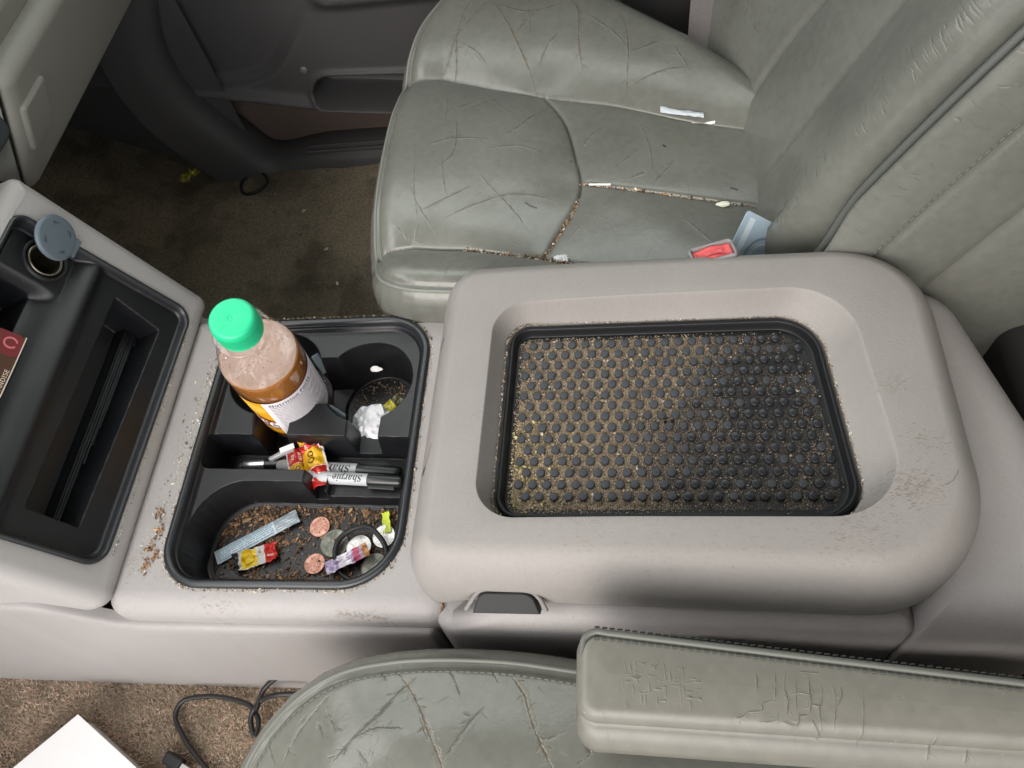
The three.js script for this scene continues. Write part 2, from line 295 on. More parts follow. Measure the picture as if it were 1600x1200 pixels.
// passenger door
const DZ = -1.0;
{
  const door = group('passenger_door', 'dark grey passenger door with speaker panel, map pocket and carpeted foot', 'car door');
  const spk = smooth2([[-.6315, .4082], [-.6402, .3278], [-.6578, .2312], [-.6433, .2151], [-.5557, .2063], [-.516, .2223], [-.4519, .2883], [-.3984, .3565], [-.3563, .4254], [-.5874, .4748]], 60, true);
  const pocket = rpoly([[-.4737, .1634], [-.4505, .2069], [-.2035, .1905], [-.2144, .1285]], [0.014, 0.03, 0.004, 0.004]);
  const lower = [[-.8138, .2207], [-.7192, .1972], [-.6408, .1823], [-.5732, .1673], [-.4769, .1434], [-.3374, .1225], [-.0796, .0987]];
  const lowY = (x) => { for (let k = 0; k + 1 < lower.length; k++) if (x <= lower[k + 1][0] || k + 2 === lower.length) return lerp(lower[k][1], lower[k + 1][1], clamp((x - lower[k][0]) / (lower[k + 1][0] - lower[k][0]))); };
  const zAt = (x, y) => {
    let z = DZ; const e = y - lowY(x);
    z += 0.03 * sst(-0.001, 0.012, e) + 0.012 * Math.exp(-((e - 0.016) ** 2) / 0.00012);
    const a = sdPoly(x, y, spk); z -= 0.016 * sst(0.004, -0.012, a); z -= 0.006 * Math.exp(-(a * a) / 0.000012);
    const b = sdPoly(x, y, pocket); z -= 0.05 * sst(0.002, -0.006, b); z += 0.006 * Math.exp(-((b - 0.004) ** 2) / 0.00002);
    z += 0.045 * sst(0.30, 0.345, y) * sst(-0.44, -0.38, x);
    return z;
  };
  const n1 = 320, n2 = 230;
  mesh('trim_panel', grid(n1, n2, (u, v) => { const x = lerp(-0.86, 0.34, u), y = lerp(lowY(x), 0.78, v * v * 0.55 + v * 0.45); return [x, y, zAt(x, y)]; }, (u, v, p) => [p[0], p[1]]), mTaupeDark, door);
  const mDoorCarpet = std({ color: lin(0.135, 0.1, 0.085), roughness: 1, bumpMap: grainOf(0.03), bumpScale: 0.002 });
  mesh('carpet_trim', grid(120, 20, (u, v) => { const x = lerp(-0.86, 0.34, u); return [x, lerp(0.03, lowY(x) + 0.006, v), DZ + 0.002 + 0.004 * fbm(x * 20, v * 4)]; }, (u, v, p) => [p[0], p[1]]), mDoorCarpet, door);
  { const q = [-.4675, .2195], g = new THREE.SphereGeometry(0.006, 16, 10); g.scale(1, 1, 0.5); mesh('screw_cover', at(g, q[0], q[1], zAt(q[0], q[1]) + 0.001), phys({ color: lin(0.16, 0.155, 0.16), roughness: 0.35 }), door); }
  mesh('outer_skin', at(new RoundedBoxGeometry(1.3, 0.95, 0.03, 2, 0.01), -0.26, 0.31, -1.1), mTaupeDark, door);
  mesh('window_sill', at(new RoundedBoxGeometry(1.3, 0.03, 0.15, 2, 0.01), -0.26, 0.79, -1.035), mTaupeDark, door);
  const frame = [[-0.95, 0.8, -1.05], [-0.62, 1.27, -0.87], [0.36, 1.28, -0.86], [0.36, 0.8, -1.05]];
  mesh('window_frame', tube(frame.flatMap((p, i) => i ? [[lerp(frame[i - 1][0], p[0], 0.5), lerp(frame[i - 1][1], p[1], 0.5), lerp(frame[i - 1][2], p[2], 0.5)], p] : [p]), 0.035, 60, 8), mTaupeDark, door);
  mesh('window_glass', geo([-0.93, 0.8, -1.045, -0.62, 1.27, -0.868, 0.36, 1.28, -0.86, 0.36, 0.8, -1.045], [0, 0, 0, 1, 1, 1, 1, 0], [0, 2, 1, 0, 3, 2]), phys({ color: lin(0.74, 0.8, 0.76), transmission: 1, roughness: 0, ior: 1.5 }), door);
}
// centre pillar behind the passenger seat, with the belt
{
  const p = group('pillar_trim', 'dark grey pillar trim behind the passenger seat cushion', 'pillar');
  const path = [[0.30, -0.985, 0.06], [0.33, -0.985, 0.3], [0.36, -0.98, 0.6], [0.37, -0.95, 0.95], [0.38, -0.92, 1.3]];
  mesh('cover', loft(path.map(([x, z, y]) => rpoly([[x - 0.09, z + 0.03], [x + 0.16, z + 0.06], [x + 0.16, z - 0.1], [x - 0.09, z - 0.1]], 0.025, 6, 4).map(([a, b]) => [a, y, b]))), mTaupeDark, p);
  structure(mesh('rear_quarter', at(new RoundedBoxGeometry(1.3, 0.8, 0.04, 2, 0.01), 1.1, 0.4, -1.05), mTaupeDark));
}
// sill with its ribbed step plate, sweeping up into the kick panel
{
  const sill = group('sill_trim', 'dark ribbed sill plate below the passenger door', 'sill plate');
  const path = [[0.4, 0.075, -0.955], [-0.2, 0.075, -0.955], [-0.48, 0.078, -0.955], ...[[-.5789, .0721], [-.606, .1096], [-.6356, .1596], [-.6588, .2154], [-.6566, .2912], [-.6253, .374], [-.6003, .4622]].map(([x, y]) => [x, y, -0.945])];
  const c = new THREE.CatmullRomCurve3(path.map((p) => new THREE.Vector3(...p)), false, 'centripetal');
  const P = c.getSpacedPoints(90), T = P.map((_, i) => c.getTangentAt(i / 90));
  // section: out from the door, over a soft ridge, down to the carpet side
  const sec = [[-0.075, -0.02], [-0.05, 0.004], [-0.03, 0.008], [-0.014, 0.011], [0.0, 0.010], [0.012, 0.004], [0.02, -0.008], [0.025, -0.03], [0.03, -0.07]];
  const rings = P.map((p, i) => { const t = T[i], up = new THREE.Vector3(-t.y, t.x, 0).multiplyScalar(-1).normalize(); return sec.map(([a, b]) => [p.x + up.x * b, p.y + up.y * b, p.z + a]); });
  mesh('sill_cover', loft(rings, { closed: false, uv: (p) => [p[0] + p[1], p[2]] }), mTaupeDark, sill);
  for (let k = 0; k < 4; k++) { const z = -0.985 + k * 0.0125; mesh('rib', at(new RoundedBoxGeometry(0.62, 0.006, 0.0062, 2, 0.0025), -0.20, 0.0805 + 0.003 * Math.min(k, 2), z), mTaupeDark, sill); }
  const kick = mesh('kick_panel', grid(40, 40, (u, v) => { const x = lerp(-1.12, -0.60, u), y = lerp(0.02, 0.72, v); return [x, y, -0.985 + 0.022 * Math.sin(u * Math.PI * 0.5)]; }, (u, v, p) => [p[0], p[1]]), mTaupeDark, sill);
}
{
  structure(mesh('firewall', at(new RoundedBoxGeometry(0.05, 0.9, 1.7, 2, 0.01), -1.12, 0.4, -0.2), std({ color: lin(0.03, 0.03, 0.03), roughness: 1 })));
}
// dashboard: an upper pad and the glove box below it
{
  const dash = group('dashboard', 'grey green dashboard with glove box above the passenger footwell', 'dashboard');
  const ext = (name, sec, z0, z1, m, close = 0.02) => {
    const p = rpoly(sec, close, 8, 10), rings = [];
    for (const [z, d] of [[z0, 0.012], [z0 - 0.002, 0.006], [z0 - 0.006, 0.002], [z0 - 0.014, 0], ...Array.from({ length: 20 }, (_, k) => [lerp(z0 - 0.02, z1 + 0.02, k / 19), 0]), [z1, 0.01]]) rings.push(inset(p, d).map(([x, y]) => [x, y, z]));
    return mesh(name, loft(rings, { capStart: true, capEnd: true, uv: (q) => [q[0] + q[1], q[2]] }), m, dash);
  };
  const door = ext('glove_box_door', [[-0.602, 0.398], [-0.536, 0.528], [-0.60, 0.56], [-0.68, 0.42]], -0.555, -0.97, mDash, 0.014);
  mesh('latch_handle', at(new RoundedBoxGeometry(0.008, 0.055, 0.05, 3, 0.004).rotateZ(-0.46), -0.566, 0.468, -0.59), mDash, door);
  ext('upper_pad', [[-0.555, 0.533], [-0.535, 0.566], [-0.545, 0.62], [-0.62, 0.74], [-1.1, 0.76], [-1.1, 0.53]], -0.50, -1.0, mDash, 0.02);
  ext('lower_closeout', [[-0.64, 0.40], [-0.66, 0.55], [-1.1, 0.55], [-1.1, 0.47]], -0.53, -1.0, mTaupeDark, 0.01);
  ext('driver_side_pad', [[-0.78, 0.42], [-0.74, 0.62], [-0.78, 0.74], [-1.1, 0.76], [-1.1, 0.42]], 0.62, -0.12, mDash, 0.02);
  ext('centre_pad', [[-0.585, 0.56], [-0.57, 0.66], [-0.62, 0.74], [-1.1, 0.76], [-1.1, 0.56]], -0.122, -0.498, mDash, 0.02);
  // rounded end of the climate control housing, at the glove box corner
  const knob = loft([0, 0.004, 0.012, 0.02].map((d, i) => rpoly([[-0.66, 0.42], [-0.56, 0.48], [-0.60, 0.56], [-0.70, 0.5]], 0.03, 8, 4).map(([x, y]) => [x, y, -0.53 + [-0.12, -0.01, -0.002, 0][i]])), { capEnd: true });
  mesh('control_housing', knob, phys({ color: lin(0.07, 0.085, 0.1), roughness: 0.4 }), dash);
}
// ---------------------------------------------------------------- centre console
const consoleMap = (x0, x1, z0, z1, W, extra, n = 500, base = [152, 148, 147]) => patchTex(x0, x1, z0, z1, W, (g, to, s, w, h) => {
  fillNoise(g, w, h, base, 5, 0.05 * s, 0.002 * s);
  for (let k = 0; k < n; k++) { g.fillStyle = `rgba(${rr(50, 110) | 0},${rr(44, 92) | 0},${rr(36, 76) | 0},${rr(0.12, 0.5)})`; g.beginPath(); g.ellipse(rnd() * w, rnd() * h, rr(0.1, 0.5) * s / 1000, rr(0.1, 0.3) * s / 1000, rnd() * 3, 0, 7); g.fill(); }
  if (extra) extra(g, to, s, w, h);
});
const smudge = (g, to, s, [x, z], R, n, a) => { for (let k = 0; k < n; k++) { const t = rnd() * 6.28, r = R * Math.sqrt(rnd()) * rr(0.3, 1), q = to(x + r * Math.cos(t), z + r * 0.7 * Math.sin(t)); g.strokeStyle = `rgba(92,82,72,${a * rnd()})`; g.lineWidth = rr(0.2, 0.8) * s / 1000; const l = rr(0.5, 4) * s / 1000, b = rr(-0.5, 0.5); g.beginPath(); g.moveTo(...q); g.lineTo(q[0] + l * Math.cos(b), q[1] + l * Math.sin(b)); g.stroke(); } };
const mPanel = phys({ map: consoleMap(-0.47, 0.35, -0.5, -0.1, 1800, (g, to, s) => {
  smudge(g, to, s, [-0.43, -0.2], 0.03, 160, 0.35); smudge(g, to, s, [-0.35, -0.165], 0.03, 120, 0.3);
  for (const [p, k] of [[[[-.2443, -.1622], [-.2226, -.1612], [-.2012, -.1596]], 0.4], [[[-.4358, -.1884], [-.4287, -.2289], [-.4097, -.247]], 0.25]]) for (let i = 0; i < 40; i++) smudge(g, to, s, [lerp(p[0][0], p[p.length - 1][0], i / 40), lerp(p[0][1], p[p.length - 1][1], i / 40)], 0.006, 5, k);
}, 1300), roughness: 0.5, bumpMap: grainOf(0.016), bumpScale: 0.0002, specularIntensity: 0.6 });
const mLid = phys({ map: consoleMap(-0.2, 0.27, -0.49, -0.14, 1800, (g, to, s) => {
  for (const [u, R, n, a] of [[[.1802, -.2312], 0.03, 420, 0.45], [[.1384, -.1992], 0.04, 380, 0.3], [[.1989, -.2647], 0.025, 160, 0.35], [[.1823, -.3119], 0.02, 120, 0.3], [[.0646, -.1989], 0.06, 300, 0.22], [[-.0433, -.1984], 0.05, 200, 0.2], [[-.1145, -.2971], 0.02, 60, 0.2], [[.0004, -.1894], 0.05, 200, 0.2]]) smudge(g, to, s, u, R, n, a);
  stroke(g, to, wander([[-.1601, -.3755], [-.1628, -.3675]], 0.003, 0.0005), 0.0016 * s, 'rgba(40,34,28,0.85)');
  stroke(g, to, wander([[-.1576, -.2726], [-.1595, -.2612], [-.163, -.2539]], 0.003, 0.0005), 0.0008 * s, 'rgba(96,70,48,0.8)');
  stroke(g, to, wander([[-.1625, -.2545], [-.1636, -.2506]], 0.003, 0.0005), 0.0028 * s, 'rgba(45,38,32,0.85)');
  stroke(g, to, wander([[.2135, -.2427], [.209, -.2348], [.2036, -.232]], 0.003, 0.0004), 0.0006 * s, 'rgba(80,72,64,0.6)');
}, 700, [138, 134, 131]), roughness: 0.46, bumpMap: grainOf(0.014), bumpScale: 0.0002, specularIntensity: 0.55 });

const trayOut = rpoly([[-0.404, -0.450], [-0.197, -0.449], [-0.197, -0.184], [-0.403, -0.183]], [0.03, 0.042, 0.048, 0.036]);
const consoleThing = group('center_console', 'taupe plastic centre console with a padded lid between the two seats', 'console');
{
  const out = rpoly([[-0.452, -0.463], [-0.15, -0.463], [-0.15, -0.158], [-0.452, -0.158]], [0.012, 0.012, 0.02, 0.019]);
  const R = [ring(inset(trayOut, 0.001), 0.280), ring(inset(trayOut, 0.0005), 0.296), ring(inset(trayOut, -0.0006), 0.2992), ring(inset(trayOut, -0.002), 0.300)];
  const top = inset(out, 0.018); for (const t of [0.3, 0.6, 0.85, 1]) R.push(ring(mixP(inset(trayOut, -0.002), top, t), 0.300));
  for (let k = 1; k <= 8; k++) { const a = k / 8 * Math.PI / 2; R.push(ring(inset(out, 0.018 * (1 - Math.sin(a))), 0.300 - 0.016 * (1 - Math.cos(a)))); }
  for (const [y, d] of [[0.276, -0.0004], [0.268, 0], [0.2, 0.002], [0.05, 0.004]]) R.push(ring(inset(out, d), y));
  mesh('cup_panel', loft(R), mPanel, consoleThing);
  // rear base under the lid, standing slightly proud
  const base = rpoly([[-0.163, -0.462], [0.19, -0.458], [0.19, -0.1495], [-0.163, -0.1505]], [0.014, 0.01, 0.01, 0.016]);
  const B = []; for (const [y, d] of [[0.05, -0.006], [0.2, -0.003], [0.27, 0], [0.312, 0.001], [0.319, 0.003], [0.3235, 0.008], [0.325, 0.016]]) B.push(ring(inset(base, d), (x) => y - 0.03 * sst(-0.10, -0.15, x) * sst(0.27, 0.325, y)));
  mesh('storage_base', loft(B, { capEnd: true }), mPanel, consoleThing);
  const cap = rpoly([[0.186, -0.446], [0.262, -0.440], [0.300, -0.30], [0.31, -0.1455], [0.186, -0.1475]], [0.008, 0.045, 0.12, 0.03, 0.004]);
  const Cp = []; for (const [y, d] of [[0.05, -0.004], [0.2, -0.002], [0.29, 0]]) Cp.push(ring(inset(cap, d), y));
  for (let k = 1; k <= 9; k++) { const a = k / 9 * Math.PI / 2; Cp.push(ring(inset(cap, 0.035 * (1 - Math.cos(a))), 0.31 + 0.036 * Math.sin(a))); }
  mesh('rear_cap', loft(Cp, { capEnd: true }), mPanel, consoleThing);
}
{
  // lower side panel running forward along the tunnel under the stack
  const o = rpoly([[-1.0, -0.473], [-0.166, -0.473], [-0.166, -0.1525], [-1.0, -0.1500]], [0.01, 0.006, 0.006, 0.01], 6, 60);
  mesh('tunnel_panel', loft([[0.03, -0.010], [0.12, -0.007], [0.2, -0.004], [0.255, -0.0015], [0.266, -0.0008], [0.2705, 0.0004], [0.2722, 0.002], [0.2726, 0.005], [0.272, 0.012]].map(([y, d]) => ring(inset(o, d), (x) => y + (y > 0.1 ? 0.055 * sst(-0.425, -0.5, x) * sst(0.1, 0.25, y) : 0)))), mPanel, consoleThing);
}
const matOut = rpoly([[-0.104, -0.389], [0.144, -0.389], [0.158, -0.214], [-0.107, -0.214]], [0.018, 0.036, 0.03, 0.02]);
const LIDY = 0.386;
{
  const out = rpoly([[-0.171, -0.460], [0.238, -0.457], [0.239, -0.157], [-0.176, -0.166]], [0.04, 0.075, 0.09, 0.032]);
  const rec = rpoly([[-0.116, -0.402], [0.166, -0.404], [0.182, -0.209], [-0.119, -0.209]], [0.03, 0.05, 0.05, 0.03]);
  const yb = (x, z) => 0.327 - 0.022 * sst(-0.12, -0.172, x);
  const yt = (x) => LIDY - 0.004 * sst(0.02, -0.15, x);
  const R = [ring(inset(out, 0.02), (x, z) => yb(x, z) + 0.001), ring(inset(out, 0.004), yb), ring(inset(out, 0.001), (x, z) => yb(x, z) + 0.002), ring(inset(out, -0.0005), (x, z) => yb(x, z) + 0.006)];
  const RT = 0.027;
  for (let k = 1; k <= 16; k++) { const a = k / 16 * Math.PI / 2, c = Math.cos(a) ** 1.1, s = Math.sin(a) ** 0.95; R.push(ring(inset(out, RT * (1 - c)), (x, z) => { const b = yb(x, z) + 0.008; return b + (yt(x) - b) * s; })); }
  const inner = inset(out, RT);
  for (const t of [0.35, 0.7]) R.push(ring(mixP(inner, rec, t), (x) => yt(x) + 0.0006));
  for (const [t, dy] of [[0, 0.0004], [0.06, -0.0006], [0.14, -0.0026], [0.24, -0.006], [0.5, -0.013], [0.8, -0.0195], [0.94, -0.0215], [1, -0.022]]) R.push(ring(mixP(rec, inset(matOut, -0.0015), t), (x) => yt(x) + dy));
  R.push(ring(inset(matOut, -0.001), 0.355), ring(inset(matOut, 0.01), 0.3535));
  const lid = mesh('lid', loft(R, { capEnd: true }), mLid, consoleThing);
  lid.userData.label = 'padded taupe console lid with a recessed tray';
  // latch under the near edge: arched surround and push button
  const L = [-.0952, .341, -.1656], tilt = (g) => { g.scale(0.8, 0.95, 1); g.rotateX(-0.85); return at(g, L[0], L[1] + 0.002, L[2] + 0.004); };
  const arch = [[-0.04, -0.0085], [-0.034, -0.001], [-0.027, 0.0065], [-0.018, 0.0085], [0.014, 0.0085], [0.023, 0.0065], [0.03, 0], [0.035, -0.0085]];
  mesh('latch_surround', tilt(tube(arch.map(([x, y]) => [x, y, 0]), 0.002, 60, 8)), mLid, consoleThing);
  const b = new THREE.Shape(); b.moveTo(-0.031, -0.0085); b.lineTo(-0.026, 0.002); b.quadraticCurveTo(-0.023, 0.0058, -0.018, 0.006); b.lineTo(0.013, 0.006); b.quadraticCurveTo(0.02, 0.0055, 0.023, 0.002); b.lineTo(0.028, -0.0085);
  mesh('latch_button', tilt(at(new THREE.ExtrudeGeometry(b, { depth: 0.008, bevelEnabled: true, bevelSize: 0.0014, bevelThickness: 0.0014, bevelSegments: 3 }), 0, 0, -0.0052)), phys({ color: lin(0.022, 0.021, 0.023), roughness: 0.5, specularIntensity: 0.4 }), consoleThing);
}
// rubber mat in the lid recess: floor, raised rim and one mesh per nub
const MATY = 0.3575, crumbAt = [];
{
  const mat = group('rubber_mat', 'black rubber mat with round nubs and tan crumbs in the lid recess', 'mat');
  const dust = (x, z) => clamp(0.95 - sst(-0.02, 0.09, x + 0.35 * (z + 0.3) + 0.05 * (fbm(x * 30, z * 30, 3) - 0.5)) * 0.75 + 0.5 * (fbm(x * 45 + 3, z * 45, 3) - 0.5) - 0.25 * sst(0.012, 0.0, Math.abs(z + 0.35 + 0.0 * x)) * sst(0.03, 0.07, x));
  const map = patchTex(-0.12, 0.17, -0.4, -0.2, 1700, (g, to, s, w, h) => {
    const im = g.createImageData(w, h), px = im.data;
    for (let j = 0; j < h; j++) for (let i = 0; i < w; i++) {
      const x = -0.12 + i / s, z = -0.2 - j / s, k = (j * w + i) * 4, n = hash2(i >> 1, j >> 1), m = 0.6 + 0.55 * hash2((i >> 1) + 91, j >> 1), on = n < dust(x, z) ** 1.5 * 0.9 + 0.02;
      px[k] = on ? 150 * m : 26; px[k + 1] = on ? 131 * m : 26; px[k + 2] = on ? 106 * m : 28; px[k + 3] = 255;
    }
    g.putImageData(im, 0, 0);
  });
  const rim = [[0.0115, MATY + 0.0002], [0.0074, MATY + 0.0003], [0.0062, MATY + 0.001], [0.0052, MATY + 0.005], [0.0045, MATY + 0.0078], [0.0036, MATY + 0.0088], [0.0018, MATY + 0.0084], [0.0008, MATY + 0.006], [0.0004, 0.3545]];
  const fl = []; for (const d of [0.06, 0.03, 0.0136]) fl.push(ring(inset(matOut, d), MATY));
  mesh('mat_floor', loft([ring(mixP(matOut, matOut.map(() => [0.025, -0.30]), 0.97), MATY), ring(mixP(matOut, matOut.map(() => [0.025, -0.30]), 0.5), MATY), ring(inset(matOut, 0.007), MATY)], { capStart: true }), std({ map, roughness: 0.75 }), mat);
  mesh('rim', loft(rim.map(([d, y]) => ring(inset(matOut, d), y))), phys({ color: lin(0.009, 0.0095, 0.011), roughness: 0.42, specularIntensity: 0.6 }), mat);
  const nub = new THREE.LatheGeometry([[0.0036, -0.0006], [0.0034, 0.0022], [0.0032, 0.0029], [0.0028, 0.0032], [0.0016, 0.00335], [0, 0.0034]].map(([a, b]) => new THREE.Vector2(a, b)), 14);
  const nubM = [0, 1, 2].map((k) => std({ color: [lin(0.034, 0.038, 0.045), lin(0.026, 0.029, 0.034), lin(0.014, 0.015, 0.018)][k], roughness: [0.65, 0.5, 0.3][k] }));
  const lim = inset(matOut, 0.0125); let made = 0; const nubs = [];
  for (let j = 0; j < 16; j++) for (let i = -1; i < 25; i++) {
    const z = -0.3725 + j * 0.0098, x = -0.0955 + (i + (j % 2 ? 0.5 : 0)) * 0.01095 + rr(-0.0002, 0.0002);
    if (sdPoly(x, z, lim) > -0.0012) continue;
    nubs.push([x, z]); if (made++ < 330) { const m = mesh('nub', nub, nubM[clamp(Math.round((1 - dust(x, z)) * 2.6 - 0.35 + 0.9 * (hash2(i + 3, j) - 0.5)), 0, 2)], mat); m.position.set(x, MATY, z); m.rotation.y = rnd() * 6; }
  }
  console.log('nubs', made);
  // crumbs caught between the nubs
  const N = 12000, g = new THREE.IcosahedronGeometry(0.00052, 0), o = new THREE.Object3D(), c = new THREE.Color(), list = [];
  while (list.length < N) {
    const x = rr(-0.1, 0.15), z = rr(-0.385, -0.219); let d = dust(x, z); const edge = -sdPoly(x, z, lim); if (edge < -0.004) continue;
    const yel = sst(-0.03, -0.095, x) * sst(-0.33, -0.27, z); if (rnd() > d ** 1.8 * 0.8 + 0.03 + 0.5 * yel * sst(0.012, 0, edge)) continue;
    if (nubs.some(([a, b]) => (a - x) ** 2 + (b - z) ** 2 < 0.0034 ** 2)) continue;
    list.push([x, z, yel]);
  }
  const im = new THREE.InstancedMesh(g, std({ color: 0xffffff, roughness: 0.9 }), N);
  list.forEach(([x, z, yel], k) => {
    const s = rr(0.4, 1.15) * (rnd() < 0.04 ? 2.2 : 1) * (yel > 0.3 && rnd() < 0.2 ? 1.6 : 1); o.position.set(x, MATY + 0.0004 * s, z); o.rotation.set(rnd() * 6, rnd() * 6, rnd() * 6); o.scale.set(s, s * 0.7, s * rr(0.7, 1.6)); o.updateMatrix(); im.setMatrixAt(k, o.matrix);
    const v = rr(0.4, 1.1), t = rnd(); if (rnd() < yel * 0.35) c.setRGB(0.6 * v, 0.5 * v, 0.22 * v); else if (t < 0.15) c.setRGB(0.12 * v, 0.09 * v, 0.06 * v); else if (t < 0.3) c.setRGB(0.45 * v, 0.41 * v, 0.34 * v); else c.setRGB(0.32 * v, 0.25 * v, 0.175 * v); im.setColorAt(k, c);
  });
  im.name = 'mat_crumbs'; im.userData = { kind: 'stuff', label: 'tan and yellow crumbs between the mat nubs', category: 'crumbs' }; scene.add(im);
}
// cup holder tray: pockets, pen slot and coin bin pressed into one moulding
const RIMY = 0.300, LAND = 0.2925, BINY = 0.25, SLOTY = 0.2545, CUPY = 0.237;
const CA = [-0.350, -0.3965, 0.0455], CB = [-0.2535, -0.3845, 0.0430];
const binPoly = rpoly([[-0.394, -0.281], [-0.206, -0.276], [-0.204, -0.190], [-0.396, -0.189]], [0.045, 0.006, 0.04, 0.03], 8, 8);
const slotPoly = rpoly([[-0.406, -0.329], [-0.2, -0.322], [-0.2, -0.2895], [-0.402, -0.2945]], [0.012, 0.004, 0.004, 0.012], 6, 6);
const lowPoly = rpoly([[-0.283, -0.3], [-0.198, -0.3], [-0.198, -0.27], [-0.283, -0.27]], 0.004, 4, 4);
const notchPoly = rpoly([[-0.297, -0.3], [-0.281, -0.3], [-0.281, -0.27], [-0.297, -0.27]], 0.003, 4, 4);
const chanPoly = rpoly([[-0.325, -0.411], [-0.28, -0.411], [-0.283, -0.361], [-0.318, -0.361]], 0.01, 5, 4);
const gateB = rpoly([[-0.268, -0.37], [-0.235, -0.37], [-0.235, -0.31], [-0.264, -0.31]], 0.008, 5, 4);
const gateA = rpoly([[-0.365, -0.37], [-0.324, -0.37], [-0.324, -0.31], [-0.352, -0.31]], 0.008, 5, 4);
const trayIn = inset(trayOut, 0.0045);
function trayY(x, z) {
  let y = LAND; const dip = (sd, floor, w) => { if (sd < w) y = Math.min(y, lerp(LAND + 0.001, floor, sst(w * 0.35, -w, sd))); };
  const bin = sdPoly(x, z, binPoly); dip(bin, BINY + 0.0018, 0.0035); if (bin < -0.005) y -= 0.0018 * sst(-0.005, -0.0068, bin);
  dip(sdPoly(x, z, slotPoly), SLOTY, 0.003);
  dip(sdPoly(x, z, lowPoly), 0.2655, 0.003); dip(sdPoly(x, z, notchPoly), 0.259, 0.0025);
  for (const [cx, cz, r] of [CA, CB]) { const d = Math.hypot(x - cx, z - cz) - r; dip(d, CUPY + 0.002, 0.005); if (d < -0.0045) y = Math.min(y, CUPY + 0.002 - 0.002 * sst(-0.0045, -0.006, d)); }
  dip(sdPoly(x, z, chanPoly), 0.241, 0.005); dip(sdPoly(x, z, gateB), 0.261, 0.004); dip(sdPoly(x, z, gateA), 0.247, 0.004);
  const o = sdPoly(x, z, trayIn);
  if (o > -0.004) y = Math.max(y, lerp(y, RIMY - 0.003, sst(-0.0035, 0, o)));
  if (o > 0.003) y = 0.288;
  return y;
}
{
  const tray = group('cup_holder_tray', 'black moulded tray with two cup wells, pen slot and coin bin', 'cup holder');
  const mTray = dustyBlack(-0.42, -0.18, -0.46, -0.17, 420, (g, to, s) => {
    for (let k = 0; k < 70; k++) { const q = to(-0.306 + rr(-0.006, 0.006), -0.319 + rr(-0.003, 0.003)); g.fillStyle = `rgba(190,170,140,${rr(0.2, 0.7)})`; g.beginPath(); g.ellipse(...q, rr(1, 5), rr(1, 3), rnd() * 3, 0, 7); g.fill(); }
  });
  mesh('tray_moulding', grid(310, 396, (u, v) => { const x = lerp(-0.412, -0.189, u), z = lerp(-0.457, -0.175, v); return [x, trayY(x, z), z]; }), mTray, tray);
  mesh('rim', loft([[-0.0045, 0.2985], [-0.0042, 0.3012], [-0.003, 0.3032], [-0.001, 0.3040], [0.0012, 0.3038], [0.003, 0.3024], [0.0042, 0.299], [0.005, 0.292], [0.0054, 0.282]].map(([d, y]) => ring(inset(trayOut, d), y))), phys({ color: lin(0.018, 0.02, 0.023), roughness: 0.26, bumpMap: grainOf(0.012), bumpScale: 0.0001 }), tray);
  const mGrip = std({ color: lin(0.19, 0.23, 0.25), roughness: 0.7 });
  for (const [u, turn, w] of [[[-.3128, .272, -.4253], 0.7, 0.02], [[-.2891, .272, -.3563], -0.6, 0.021]]) {
    const g = new RoundedBoxGeometry(w, 0.022, 0.004, 3, 0.0015); g.rotateX(-0.75); g.rotateY(turn); mesh('grip_flap', at(g, u[0], u[1] - 0.004, u[2]), mGrip, tray);
  }
}
// ---------------------------------------------------------------- centre stack: sloping bezel with the black storage bin
const c65 = Math.cos(65 * Math.PI / 180), s65 = Math.sin(65 * Math.PI / 180);
const S = (s, n, z) => [-0.44 - c65 * s + s65 * n, 0.302 + s65 * s + c65 * n, z];
const stackPocket = [[0.037, -0.424], [0.085, -0.430], [0.089, -0.219], [0.045, -0.218]];
function stackN(s, z) {
  let n = -0.007 + 0.0045 * Math.exp(-((s - 0.111) ** 2) / 0.00003);
  const p = sdPoly(s, z, stackPocket); if (p < 0.002) { n = Math.min(n, lerp(n, -0.05, sst(0.0012, -0.0025, p))); if (p < -0.002 && s < 0.056) n = Math.max(n, lerp(-0.05, -0.036, sst(0.0555, 0.054, s)) + 0.0012 * Math.sin((s - 0.037) * 2 * Math.PI / 0.005)); }
  if (s > 0.111) {
    let deep = lerp(-0.0025, -0.028, sst(0.111, 0.150, s)); deep -= 0.03 * sst(0.146, 0.152, s) * sst(-0.40, -0.393, z);
    const blk = Math.max(Math.abs(z + 0.436) - 0.034, Math.abs(s - 0.155) - 0.034); deep = Math.max(deep, lerp(deep, -0.013, sst(0.006, -0.006, blk)));
    n = deep; const h = Math.hypot(s - 0.1515, z + 0.431) - 0.0155; if (h < 0.002) n = Math.min(n, lerp(n, -0.055, sst(0.001, -0.001, h)));
  }
  return n;
}
